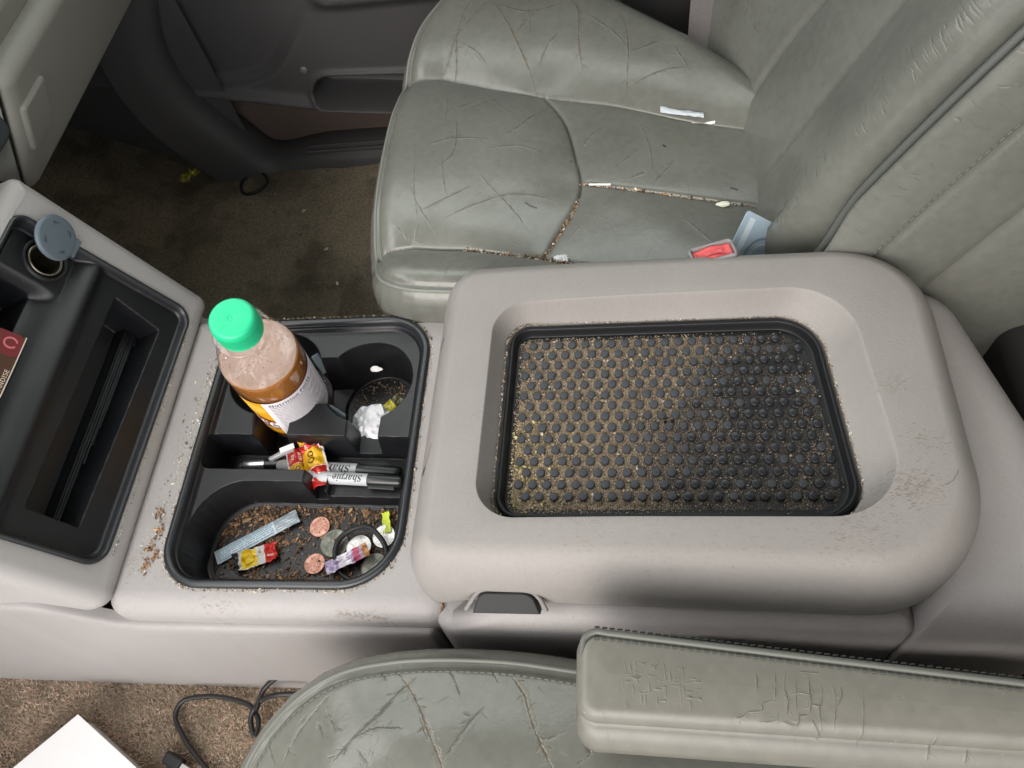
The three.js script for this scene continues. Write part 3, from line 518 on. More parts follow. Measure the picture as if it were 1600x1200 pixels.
{
  const st = group('center_stack', 'taupe sloping bezel holding a black storage bin and power outlet', 'dash panel');
  const out = rpoly([[-0.004, -0.487], [0.206, -0.486], [0.206, -0.158], [-0.006, -0.160]], [0.012, 0.008, 0.008, 0.0145]);
  const bin = rpoly([[0.0125, -0.459], [0.193, -0.451], [0.193, -0.186], [0.0155, -0.189]], [0.017, 0.014, 0.014, 0.02]);
  const R = [], put = (p, n) => R.push(p.map(([s, z]) => S(s, n, z)));
  put(inset(out, -0.01), -0.16); put(inset(out, -0.002), -0.03); put(out, -0.014);
  for (let k = 1; k <= 8; k++) { const a = k / 8 * Math.PI / 2; put(inset(out, 0.014 * (1 - Math.cos(a))), -0.014 + 0.014 * Math.sin(a)); }
  put(mixP(inset(out, 0.014), bin, 0.5), 0.0004); put(inset(bin, -0.001), 0); put(bin, -0.001); put(inset(bin, 0.0006), -0.01);
  mesh('bezel', loft(R, { uv: (p) => [p[0] - p[1], p[2]] }), phys({ color: lin(...TAUPE), map: null, roughness: 0.5, bumpMap: grainOf(0.016), bumpScale: 0.0002, specularIntensity: 0.6 }), st);
  const mBin = dustyBlack(-0.01, 0.21, -0.48, -0.17, 620);
  const binIn = inset(bin, 0.004);
  mesh('storage_bin', grid(260, 330, (u, v) => { const s = lerp(0.008, 0.198, u), z = lerp(-0.464, -0.181, v), e = sdPoly(s, z, binIn); let n = stackN(s, z); n = lerp(n, -0.0015, sst(-0.003, 0.001, e)); if (e > 0.004) n = -0.012; return S(s, n, z); }, (u, v) => [lerp(0.008, 0.198, u), lerp(-0.464, -0.181, v)]), mBin, st);
  const lip = [[-0.0008, -0.001], [0.0004, 0.0014], [0.002, 0.0022], [0.0036, 0.0014], [0.005, -0.002], [0.0056, -0.008]];
  mesh('bin_rim', loft(lip.map(([d, n]) => inset(bin, d).map(([s, z]) => S(s, n, z))), { uv: (p) => [p[0], p[2]] }), phys({ color: lin(0.02, 0.022, 0.025), roughness: 0.33 }), st);
  const q = new THREE.Quaternion().setFromUnitVectors(new THREE.Vector3(0, 1, 0), new THREE.Vector3(s65, c65, 0));
  const place = (o, s, n, z) => { o.position.set(...S(s, n, z)); o.quaternion.copy(q); return o; };
  const V2 = (a) => a.map(([x, y]) => new THREE.Vector2(x, y));
  const outlet = place(mesh('power_outlet', new THREE.LatheGeometry(V2([[0.0205, -0.002], [0.0203, 0.001], [0.0188, 0.0022], [0.0172, 0.0016], [0.0162, -0.002], [0.0160, -0.04], [0, -0.04]]), 48), phys({ color: lin(0.018, 0.019, 0.021), roughness: 0.4 }), st), 0.1515, -0.0125, -0.431);
  mesh('socket_ring', new THREE.LatheGeometry(V2([[0.0155, -0.012], [0.0152, 0.0004], [0.0145, 0.0012], [0.0134, 0.001], [0.0128, -0.001], [0.0126, -0.038]]), 48), phys({ color: lin(0.55, 0.52, 0.42), metalness: 1, roughness: 0.32 }), outlet);
  const capM = phys({ color: lin(0.12, 0.155, 0.185), roughness: 0.42 });
  const cap = mesh('outlet_cap', new THREE.LatheGeometry(V2([[0, -0.003], [0.016, -0.003], [0.0195, -0.0022], [0.0203, 0], [0.0196, 0.0018], [0.017, 0.0026], [0, 0.003]]), 40), capM, st);
  place(cap, 0.158, 0.008, -0.443); cap.rotateX(0.1); cap.rotateZ(-0.28);
  const sc = []; for (const a of [0.6, 2.2, 3.9, 5.2]) { for (let k = 0; k < 4; k++) sc.push(at(new THREE.BoxGeometry(0.0007, 0.0004, 0.0032).rotateY(a + k * 0.5), 0.013 * Math.cos(a + k * 0.11), 0.0028, 0.013 * Math.sin(a + k * 0.11))); }
  mesh('moulded_lettering', sc, std({ color: lin(0.05, 0.08, 0.11), roughness: 0.6 }), cap);
  const tab = mesh('pull_tab', at(new RoundedBoxGeometry(0.006, 0.003, 0.018, 2, 0.001), 0.0195, 0.0006, -0.004), capM, cap);
}
// ---------------------------------------------------------------- seats
const mThreadDark = std({ color: lin(0.13, 0.135, 0.12), roughness: 0.8 });
// cushion: rings from the middle to the outline, rolled over the edge and down the side
function cushionGeo(outline, topY, R, sideY, n = 560, m = 150, centre) {
  const o = smooth2(outline, n, true), c = centre || [o.reduce((s, p) => s + p[0], 0) / n, o.reduce((s, p) => s + p[1], 0) / n], rings = [];
  const poly = o.filter((_, i) => i % 8 === 0);
  const yAt = (x, z) => { const e = Math.max(0, -sdPoly(x, z, poly)); const q = e < R ? R - Math.sqrt(Math.max(0, R * R - (R - e) ** 2)) : 0; return topY(x, z, e) - q; };
  for (let j = 0; j <= m; j++) { const t = j / m, k = 0.004 + 0.996 * (1 - (1 - t) ** 1.25); rings.push(o.map(([x, z]) => { const X = lerp(c[0], x, k), Z = lerp(c[1], z, k); return [X, j === m ? topY(X, Z, 0) - R : yAt(X, Z), Z]; })); }
  const edge = rings[m];
  for (const [t, d] of [[0.1, -0.0005], [0.25, -0.001], [0.5, 0.001], [0.75, 0.006], [1, 0.014]]) { const p = inset(o, d); rings.push(p.map(([x, z], i) => [x, lerp(edge[i][1], sideY, t), z])); }
  return { g: loft(rings, { capStart: true }), yAt, o };
}
const polyZ = (poly, x) => { for (let k = 0; k + 1 < poly.length; k++) if (x <= poly[k + 1][0] || k + 2 === poly.length) return lerp(poly[k][1], poly[k + 1][1], clamp((x - poly[k][0]) / (poly[k + 1][0] - poly[k][0]), -0.5, 1.5)); };
const seamFar = [[-.2808, -.766], [-.2511, -.7747], [-.2125, -.7719], [-.1581, -.7503], [-.0916, -.7257], [-.0216, -.7046], [.0449, -.6835], [.127, -.6622], [.1749, -.6474]];
const seamV = smooth2([[-.0916, -.7257], [-.0693, -.6846], [-.0567, -.6343], [-.0494, -.5867], [-.0564, -.5533], [-.0712, -.521], [-.0838, -.4945]], 30);
const seamMid = [[-.0496, -.5898], [-.0158, -.5823], [.04, -.5713], [.1314, -.5525]];
const seamNear = [[-.2601, -.5044], [-.2429, -.5124], [-.2169, -.5148], [-.1646, -.5087], [-.1136, -.4996], [-.0825, -.4936], [-.052, -.4838], [-.0164, -.4755], [.0521, -.4623], [.1172, -.4476]];
const paxOut = [[-.2468, -.866], [-.2657, -.8094], [-.2742, -.717], [-.2746, -.6248], [-.2708, -.5502], [-.2639, -.4982], [-.2518, -.4683], [-.2284, -.4514], [-.1762, -.4428], [-.0532, -.4371], [.0629, -.4317], [.1672, -.4268], [.199, -.4938], [.2166, -.6081], [.1784, -.6924], [.1282, -.7504], [.0794, -.7981], [.0156, -.8499], [-.0378, -.9035], [-.0945, -.9339], [-.1527, -.9436], [-.1978, -.9319]];
const paxSeat = group('passenger_seat', 'creased sage leather passenger seat strewn with crumbs beside the console', 'car seat');
let paxY;
{
  const mL = leather(-0.32, 0.24, -0.98, -0.38, 1800, [
    ...[[[-.179, -.8748], [-.1898, -.8483], [-.1956, -.8173], [-.1959, -.778], [-.1994, -.7573]], [[-.1562, -.864], [-.1396, -.8314], [-.1232, -.7936], [-.1075, -.7534], [-.101, -.7281]], [[-.0643, -.8516], [-.0541, -.8273], [-.0535, -.7878], [-.0488, -.7414]], [[-.0091, -.8203], [-.0026, -.8018], [.0007, -.7551], [-.0026, -.7117]]].map((p) => [p, 1, 1]),
    ...[[[-.1118, -.8408], [-.1092, -.8179], [-.1096, -.7959]], [[-.1926, -.8169], [-.1645, -.8583], [-.1247, -.8707]], [[-.2183, -.764], [-.2044, -.7921], [-.198, -.8132], [-.1802, -.8376], [-.1641, -.8536]], [[-.1889, -.8074], [-.1705, -.7917], [-.1578, -.7727]], [[-.1265, -.8028], [-.1137, -.823], [-.0947, -.8381]], [[-.0997, -.7606], [-.0846, -.788], [-.0687, -.803]], [[-.0444, -.8213], [-.0121, -.786], [.0033, -.7588]], [[.0033, -.7588], [.04, -.7743]], [[.0475, -.769], [.0637, -.7383]], [[.0001, -.7191], [.0384, -.7338], [.0687, -.7376]], [[-.1527, -.8564], [-.1115, -.8362], [-.0669, -.8428]]].map((p) => [p, 0.6]),
    ...[[[-.1793, -.6952], [-.1553, -.714], [-.1345, -.7255], [-.1, -.7333]], [[-.1323, -.6523], [-.1177, -.6674], [-.1057, -.685], [-.0856, -.7058]], [[-.1845, -.6785], [-.1818, -.6519], [-.1846, -.6268], [-.2028, -.6037]], [[-.21, -.6437], [-.1923, -.6512], [-.1661, -.6522], [-.1476, -.6484]], [[.0211, -.5835], [.0434, -.615]]].map((p) => [p, 0.85, 0]),
    ...[[[-.2048, -.6923], [-.1844, -.7056], [-.1663, -.7154]], [[-.2003, -.7275], [-.1971, -.6837]], [[-.1628, -.7391], [-.1444, -.7128], [-.116, -.6823]], [[-.1947, -.6242], [-.1903, -.5957], [-.1836, -.568]], [[-.1573, -.61], [-.1455, -.5883], [-.1291, -.5669], [-.1132, -.5461], [-.0977, -.523]], [[-.2253, -.5884], [-.2146, -.5639], [-.1913, -.525]], [[-.1824, -.545], [-.153, -.559], [-.1219, -.5696], [-.0951, -.569], [-.0733, -.5622]], [[-.2095, -.5536], [-.1836, -.568], [-.16, -.5828]], [[-.2412, -.5463], [-.2208, -.5255], [-.2051, -.5181]], [[-.2266, -.6491], [-.2197, -.5845], [-.2121, -.5441], [-.213, -.5218]], [[-.1517, -.6343], [-.1135, -.6377], [-.0878, -.628]], [[-.1814, -.4583], [-.1676, -.4823], [-.1474, -.4929]], [[-.147, -.4607], [-.1284, -.4887]], [[-.1063, -.467], [-.0912, -.4834]], [[-.1818, -.4831], [-.1694, -.5003]], [[-.0484, -.6344], [-.046, -.6485], [-.0236, -.6718]], [[-.0189, -.6037], [.0106, -.6355]], [[-.0023, -.592], [.0145, -.6006]], [[.0115, -.6716], [.0203, -.6345], [.0216, -.5999]], [[.0511, -.5361], [.0756, -.5043]]].map((p) => [p, 0.5]),
  ], { dirt: (g, to, s) => {
    for (let k = 0; k < 500; k++) { const q = to(rr(-0.05, 0.12), -0.69 + rr(-0.05, 0.05) + 0.0); g.fillStyle = `rgba(120,96,70,${rr(0.02, 0.09)})`; g.beginPath(); g.ellipse(...q, rr(2, 16), rr(1, 6), rr(-0.4, 0.4), 0, 7); g.fill(); }
    for (const p of [[[-.1035, -.5595], [-.0985, -.5555], [-.0929, -.5531]], [[.0978, -.578], [.1033, -.5753]], [[.0345, -.6383], [.0363, -.6364]]]) stroke(g, to, p, 0.0022 * s, 'rgba(40,42,40,0.85)');
    for (let k = 0; k < 46; k++) { const q = to(...[lerp(0.02, 0.06, rnd()), lerp(-0.735, -0.725, rnd())]); g.fillStyle = `rgba(190,140,90,${rr(0.2, 0.6)})`; g.fillRect(q[0], q[1], rr(1, 4), rr(1, 2)); }
  } });
  const seams = [seamFar, seamV, seamMid, seamNear];
  const top = (x, z, e) => {
    let d = 1e9, pil = 1; for (const s of seams) { const q = segDist(x, z, s); d = Math.min(d, s === seamFar ? q + 0.0011 : q); pil *= 1 - Math.exp(-q / 0.032); }
    const f = polyZ(seamFar, x) - z, nr = z - polyZ(seamNear, x), front = x < -0.02 ? clamp(1) : 0;
    let y = 0.330 - 0.012 * sst(-0.05, 0.16, x) + 0.004 * (fbm(x * 14 + 4, z * 14, 2) - 0.5);
    let leftOfV = 0; if (f < 0 && nr < 0) { const vx = seamV.reduce((b, p) => Math.abs(p[1] - z) < Math.abs(b[1] - z) ? p : b)[0]; leftOfV = x < vx ? 1 : 0; }
    const amp = f > 0 || nr > 0 ? 0.012 : leftOfV ? 0.016 : 0.005;
    y += amp * pil;
    if (f > 0) y += 0.022 * Math.sin(Math.min(1, f / 0.15) * Math.PI * 0.62) * (1 - 0.45 * sst(0.0, 0.14, x));
    if (nr > 0) y += 0.006 * Math.sin(Math.min(1, nr / 0.08) * Math.PI * 0.6);
    y -= 0.004 * Math.exp(-d / 0.0013);
    y -= 0.0022 * Math.exp(-(((e - 0.016) / 0.0022) ** 2)) * (x < -0.1 ? 1 : 0.3);
    return y;
  };
  const c = cushionGeo(paxOut, top, 0.036, 0.14, 1000, 300, [-0.06, -0.62]); paxY = c.yAt;
  mesh('cushion', c.g, mL, paxSeat);
  const po = inset(c.o, 0.0115), pipe = []; po.forEach((p, i) => { if (p[0] < -0.06 && i % 6 === 0) pipe.push(p); });
  const order = pipe.sort((a, b) => Math.atan2(a[1] + 0.65, a[0] + 0.02) - Math.atan2(b[1] + 0.65, b[0] + 0.02));
  const wrapAt = order.map((p) => [((Math.atan2(p[1] + 0.65, p[0] + 0.02) + 2 * Math.PI) % (2 * Math.PI)), p]).sort((a, b) => a[0] - b[0]).map((q) => q[1]);
  mesh('front_piping', tube(wrapAt.map(([x, z]) => [x, paxY(x, z) + 0.0002, z]), 0.0018, 240, 7), phys({ color: lin(0.18, 0.185, 0.165), roughness: 0.4 }), paxSeat);
  mesh('seat_base', loft([0.05, 0.15].map((y) => ring(rpoly([[-0.22, -0.84], [0.3, -0.84], [0.3, -0.48], [-0.22, -0.48]], 0.03, 6, 4), y)), { capEnd: true }), std({ color: lin(0.03, 0.03, 0.03), roughness: 0.8 }), paxSeat);
}
// backrest, reclined 28 degrees
const r28 = 28 * Math.PI / 180, Bk = (s, n, z) => [0.135 + Math.sin(r28) * s - Math.cos(r28) * n, 0.33 + Math.cos(r28) * s + Math.sin(r28) * n, z];
{
  const mB = leather(-0.1, 0.75, -1.0, -0.15, 1700, [
    [[[.0337, -.8136], [.0336, -.7798], [.0212, -.7746]], 0.8], [[[.0419, -.7629], [.0308, -.7509], [.035, -.7369], [.0454, -.7338]], 0.8],
    ...Array.from({ length: 130 }, (_, k) => { const s = 0.02 + k * 0.0038 + 0.004 * hash2(k, 1), w = 0.01 + 0.035 * hash2(k, 5), t = 0.012 * (hash2(k, 8) - 0.3); return [[[s, -0.47], [s + t * 0.4, -0.47 - w * 0.5], [s + t, -0.47 - w]], 0.12 + 0.3 * hash2(k, 2)]; }),
    ...Array.from({ length: 60 }, (_, k) => { const s = 0.05 + 0.5 * hash2(k, 21), z = -0.412 + 0.03 * hash2(k, 3), l = 0.006 + 0.012 * hash2(k, 6); return [[[s, z], [s + 0.004 * (hash2(k, 14) - 0.5), z + l * 0.5], [s + 0.008 * (hash2(k, 4) - 0.5), z + l]], 0.08 + 0.25 * hash2(k, 12)]; }),
  ], { fine: 420, relief: 0.0012, rough: 0.23, lw: 0.7 });
  const zc = -0.583;
  const sec = [];                                  // [z, n] across the front, far edge to near side and round to the rear
  const front = (z, s) => {
    const fz = -0.70 + 0.04 * sst(0.02, 0.3, s); let n = 0.004;
    if (z > zc) { const t = (z - zc) / (-0.495 - zc); n += 0.015 * sst(-0.1, 0.95, t) * sst(-0.06, 0.08, s); }
    else if (z > fz) n += 0.004 * Math.sin(Math.PI * (z - fz) / (zc - fz));
    else n += 0.02 * sst(0, 0.14, fz - z);
    n -= 0.0035 * Math.exp(-((z - zc) ** 2) / 0.00003) * sst(0.0, 0.06, s) + 0.0035 * Math.exp(-((z - fz) ** 2) / 0.00003);
    return n;
  };
  const rings = [], NS = 320;
  for (let j = 0; j <= NS; j++) {
    const s = lerp(-0.07, 0.56, j / NS), r = [], open = sst(0.11, 0.02, s), far = -0.935 + 0.02 * sst(0.0, 0.4, s);
    const add = (z, n) => r.push(Bk(s, n + 0.012 * Math.sin(clamp((s + 0.05) / 0.5) * 3.14), z));
    for (const [dz, dn] of [[0.0, -0.11], [-0.003, -0.07], [0, -0.035], [0.008, -0.016], [0.02, -0.004]]) add(far + dz, front(far + 0.03, s) + dn);
    for (let k = 0; k <= 120; k++) { const z = lerp(far + 0.032, -0.503, k / 120); add(z, front(z, s)); }
    for (const [z, n] of [[-0.497, 0.0186], [-0.491, 0.0168], [-0.485, 0.0132], [-0.480, 0.0074], [-0.4765, 0.0], [-0.474, -0.009], [-0.4715, -0.014 - 0.01 * open], [-0.465, -0.018 - 0.016 * open], [-0.4575, -0.016 - 0.02 * open], [-0.4555, -0.008 - 0.024 * open], [-0.4535, 0.0 - 0.022 * open], [-0.450, 0.004 - 0.017 * open], [-0.4465, 0.002 - 0.009 * open], [-0.4435, -0.005 - 0.004 * open], [-0.4415, -0.014], [-0.4400, -0.024], [-0.4397, -0.036], [-0.4405 + 0.0004 * Math.sin(s * 1250), -0.0405], [-0.4435, -0.0435], [-0.4405 + 0.0004 * Math.sin(s * 1250), -0.0465], [-0.4385, -0.051], [-0.4375, -0.07], [-0.438, -0.095], [-0.44, -0.105], [-0.443, -0.108], [-0.439, -0.111], [-0.4365, -0.13], [-0.437, -0.2], [-0.445, -0.27]]) add(z, n);
    rings.push(r);
  }
  const mr = rings[160], arc = [0]; for (let i = 1; i < mr.length; i++) arc.push(arc[i - 1] + Math.hypot(mr[i][0] - mr[i - 1][0], mr[i][1] - mr[i - 1][1], mr[i][2] - mr[i - 1][2]));
  mesh('backrest', loft(rings, { closed: false, uv: (p, i, j) => [lerp(-0.07, 0.56, j / NS), arc[i] - arc[126] - 0.483] }), mB, paxSeat);
  const bow = (s) => 0.012 * Math.sin(clamp((s + 0.05) / 0.5) * 3.14), line = (z, n, s0 = -0.06, open = 0) => Array.from({ length: 40 }, (_, k) => { const s = lerp(s0, 0.55, k / 39); return Bk(s, n + bow(s) - open * sst(0.11, 0.02, s), z); });
  const mPipe = phys({ color: lin(0.12, 0.125, 0.115), roughness: 0.38 });
  mesh('side_piping', tube(line(-0.4655, -0.006, -0.06, 0.012), 0.0045, 120, 8), mPipe, paxSeat);
  const st = []; for (const dn of [0.0055, -0.0055]) for (let k = 0; k < 96; k++) { const s = -0.03 + k * 0.006, p = Bk(s, -0.0435 + dn + bow(s), -0.4396); const g = new THREE.CapsuleGeometry(0.0007, 0.0028, 3, 6); g.rotateZ(-r28); st.push(at(g, ...p)); }
  mesh('stitching', st, mThreadDark, paxSeat);
  mesh('shade_box', at(new RoundedBoxGeometry(0.34, 0.26, 0.42, 3, 0.02), 0.50, 0.14, -0.34), std({ color: lin(0.02, 0.02, 0.02), roughness: 0.9 }), paxSeat);  // black box added to paint the deep shade behind the console
  // lower cover beside the recliner, and the buckle standing between seat and console
  mesh('side_cover', loft([[0.06, 0], [0.20, 0], [0.26, 0.004], [0.285, 0.014]].map(([y, d]) => ring(inset(rpoly([[0.16, -0.468], [0.30, -0.468], [0.31, -0.455], [0.30, -0.445], [0.17, -0.445]], 0.006, 4, 6), d * 0.4), y)), { capEnd: true }), mPanel, paxSeat);
}
{
  const b = new THREE.Group(); b.name = 'belt_buckle'; paxSeat.add(b); const p = [.0647, .395, -.433]; b.position.set(p[0] + 0.002, 0.383, p[2] - 0.014); b.rotation.set(-0.12, 0.22, 0.1);
  const o = rpoly([[-0.0195, -0.011], [0.0195, -0.011], [0.0195, 0.011], [-0.0195, 0.011]], 0.005, 6, 6);
  mesh('buckle_housing', loft([[-0.075, 0.002], [-0.02, 0], [-0.003, 0], [-0.0005, 0.0006], [0.0003, 0.0018], [-0.0003, 0.0028], [-0.006, 0.0032]].map(([y, d]) => ring(inset(o, d), y))), phys({ color: lin(0.22, 0.215, 0.22), roughness: 0.45 }), b);
  const inn = inset(o, 0.0033), red = loft([[-0.012, 0], [-0.003, 0], [-0.0016, 0.0008], [-0.002, 0.003], [-0.0032, 0.006]].map(([y, d]) => ring(inset(inn, d), (x) => y + 0.0012 * Math.cos(x * 260))), { capEnd: true });
  mesh('release_button', red, phys({ color: lin(0.62, 0.085, 0.09), roughness: 0.45 }), b);
  const t = drawing(256, 64, (g, W, H) => { g.fillStyle = '#d05a5c'; g.fillRect(0, 0, W, H); g.fillStyle = '#8e2f33'; g.font = 'bold 40px sans-serif'; g.textAlign = 'center'; g.fillText('PRESS', W / 2, 46); });
  const pl = new THREE.PlaneGeometry(0.014, 0.0035); pl.rotateX(-Math.PI / 2); mesh('button_lettering', at(pl, 0.001, -0.0014, 0), std({ map: t, roughness: 0.5 }), b);
}
// seat belt webbing running down the pillar to its anchor
{
  const belt = group('seat_belt', 'pale grey seat belt webbing hanging at the pillar', 'seat belt');
  const w = 0.023, pts = [[0.30, 1.1, -0.97], [0.24, 0.7, -0.99], [0.16, 0.46, -0.985], [0.112, 0.36, -0.94], [0.092, 0.30, -0.82], [0.09, 0.26, -0.755], [0.094, 0.2, -0.74]];
  const c = new THREE.CatmullRomCurve3(pts.map((p) => new THREE.Vector3(...p)));
  const t = dataTex(64, 64, (i, j) => { const v = 0.5 + 0.25 * Math.sin(i * 0.8) + 0.25 * Math.sin((i + j) * 0.8); return [v, v, v]; }); t.repeat.set(40, 40);
  mesh('webbing', loft(c.getSpacedPoints(60).map((p) => [[p.x - w, p.y, p.z + 0.001], [p.x + w, p.y, p.z - 0.008], [p.x + w, p.y, p.z - 0.0095], [p.x - w, p.y, p.z - 0.0005]]), { uv: (p) => [p[0], p[1]] }), std({ color: lin(0.17, 0.155, 0.155), roughness: 0.8, bumpMap: t, bumpScale: 0.0005 }), belt);
  mesh('anchor_guide', at(new RoundedBoxGeometry(0.07, 0.02, 0.03, 3, 0.006).rotateY(0.2), 0.096, 0.262, -0.745), mTaupeDark, belt);
  const lp = [.1263, .325, -.7223]; mesh('leather_loop', at(new RoundedBoxGeometry(0.022, 0.03, 0.05, 4, 0.009).rotateZ(-0.5).rotateY(-0.25), lp[0] + 0.004, lp[1] - 0.006, lp[2]), phys({ color: lin(0.2, 0.205, 0.195), roughness: 0.4 }), belt);
}
// driver seat: cushion with corner in view, backrest behind the camera, folding armrest
const drvSeat = group('driver_seat', 'creased sage leather driver seat with a fold down armrest', 'car seat');
{
  const out = [[-.2999, .007], [-.2998, -.0247], [-.2945, -.0499], [-.2828, -.0765], [-.2613, -.1036], [-.2277, -.1244], [-.1857, -.1342], [-.1457, -.1371], [-.0964, -.1366], [-.0458, -.1315], [.0434, -.1225], [.1502, -.114]];
  const o = [...out, [0.30, -0.10], [0.30, 0.42], [0.05, 0.44], [-0.2, 0.43], [-0.30, 0.36], [-0.325, 0.2]];
  const mL = leather(-0.36, 0.34, -0.2, 0.5, 1800, [
    ...[[[-.1804, -.1166], [-.1719, -.1076], [-.1626, -.0981], [-.154, -.0855], [-.1454, -.0718], [-.1349, -.0541], [-.1268, -.0398]], [[-.0929, -.1134], [-.0827, -.1008], [-.076, -.0838], [-.0696, -.0704], [-.0609, -.0552], [-.0558, -.0461]]].map((p) => [p, 1.25, 1]),
    ...[[[-.1623, -.1096], [-.1719, -.101], [-.1853, -.0827], [-.1987, -.0665], [-.21, -.0506]], [[-.1086, -.0912], [-.1187, -.079], [-.1333, -.0541]], [[-.227, -.0942], [-.2384, -.0775], [-.2462, -.0629], [-.2503, -.0488]]].map((p) => [p, 0.95]),
    ...[[[-.2252, -.0845], [-.2136, -.0705]], [[-.2311, -.0778], [-.2216, -.0655]], [[-.1901, -.1138], [-.1854, -.1072]], [[-.1418, -.1186], [-.1358, -.1121], [-.1284, -.0993]], [[-.11, -.1195], [-.1003, -.1067]], [[-.201, -.0648], [-.1856, -.0732], [-.1647, -.0741]], [[-.1939, -.059], [-.1838, -.0503]], [[-.0402, -.0716], [-.0353, -.063], [-.0432, -.0568]], [[-.2669, -.062], [-.257, -.047]], [[-.0765, -.0777], [-.068, -.0719], [-.0533, -.0756]]].map((p) => [p, 0.6]),
  ], { fine: 520, base: [108, 108, 101], relief: 0.0014, rough: 0.21 });
  const seams = [[[-0.3, 0.02], [-0.1, -0.03], [0.3, -0.03]]];
  const top = (x, z, e) => 0.318 + 0.022 * sst(0, 0.09, e) - 0.004 * sst(0.1, 0.2, e) + 0.005 * (fbm(x * 16, z * 16, 2) - 0.5) - 0.0035 * Math.exp(-(((e - 0.018) / 0.0022) ** 2)) - 0.01 * sst(0.05, 0.3, x);
  const c = cushionGeo(o, top, 0.026, 0.13, 620, 110, [-0.02, 0.1]);
  mesh('cushion', c.g, mL, drvSeat);
  const near = (d, s0, s1, r, name, m, seg) => { const p = inset(c.o, d).filter(([x, z]) => z < 0.06 && x < 0.25 && x > -0.34); const ord = p.map((q) => [Math.atan2(q[1] - 0.1, q[0] - 0.1), q]).map(([a, q]) => [a > 1.6 ? a - 2 * Math.PI : a, q]).sort((a, b) => a[0] - b[0]).map((q) => q[1]).filter((_, i) => i % 4 === 0); return ord.map(([x, z]) => [x, c.yAt(x, z), z]); };
  const e1 = near(0.0135), e2 = near(0.0225);
  mesh('edge_piping', tube(e1, 0.0017, 220, 7), phys({ color: lin(0.17, 0.175, 0.155), roughness: 0.4 }), drvSeat);
  const cs = new THREE.CatmullRomCurve3(e2.map((p) => new THREE.Vector3(...p))), st = [], L = cs.getLength(), X = new THREE.Vector3(0, 1, 0);
  for (let k = 0; k < L / 0.0052; k++) { const u = k * 0.0052 / L, p = cs.getPointAt(u), t = cs.getTangentAt(u), g = new THREE.CapsuleGeometry(0.0006, 0.0026, 3, 6); g.applyQuaternion(new THREE.Quaternion().setFromUnitVectors(X, t)); st.push(at(g, p.x, p.y + 0.0003, p.z)); }
  mesh('stitching', st, mThreadDark, drvSeat);
  mesh('seat_base', loft([0.05, 0.15].map((y) => ring(rpoly([[-0.22, -0.08], [0.3, -0.08], [0.3, 0.36], [-0.22, 0.36]], 0.03, 6, 4), y)), { capEnd: true }), std({ color: lin(0.03, 0.03, 0.03), roughness: 0.8 }), drvSeat);
  const bk = []; for (let k = 0; k <= 14; k++) { const t = k / 14, y = 0.30 + 0.62 * t, x = 0.245 + 0.25 * t, d = 0.03 * (t > 0.85 ? (t - 0.85) / 0.15 : 0); bk.push(inset(rpoly([[x, -0.08], [x + 0.15, -0.08], [x + 0.15, 0.42], [x, 0.42]], 0.05, 6, 6), d).map(([a, b]) => [a, y, b])); }
  mesh('backrest', loft(bk, { capEnd: true, uv: (p) => [p[1], p[2]] }), phys({ color: lin(0.27, 0.28, 0.25), roughness: 0.42 }), drvSeat);
}
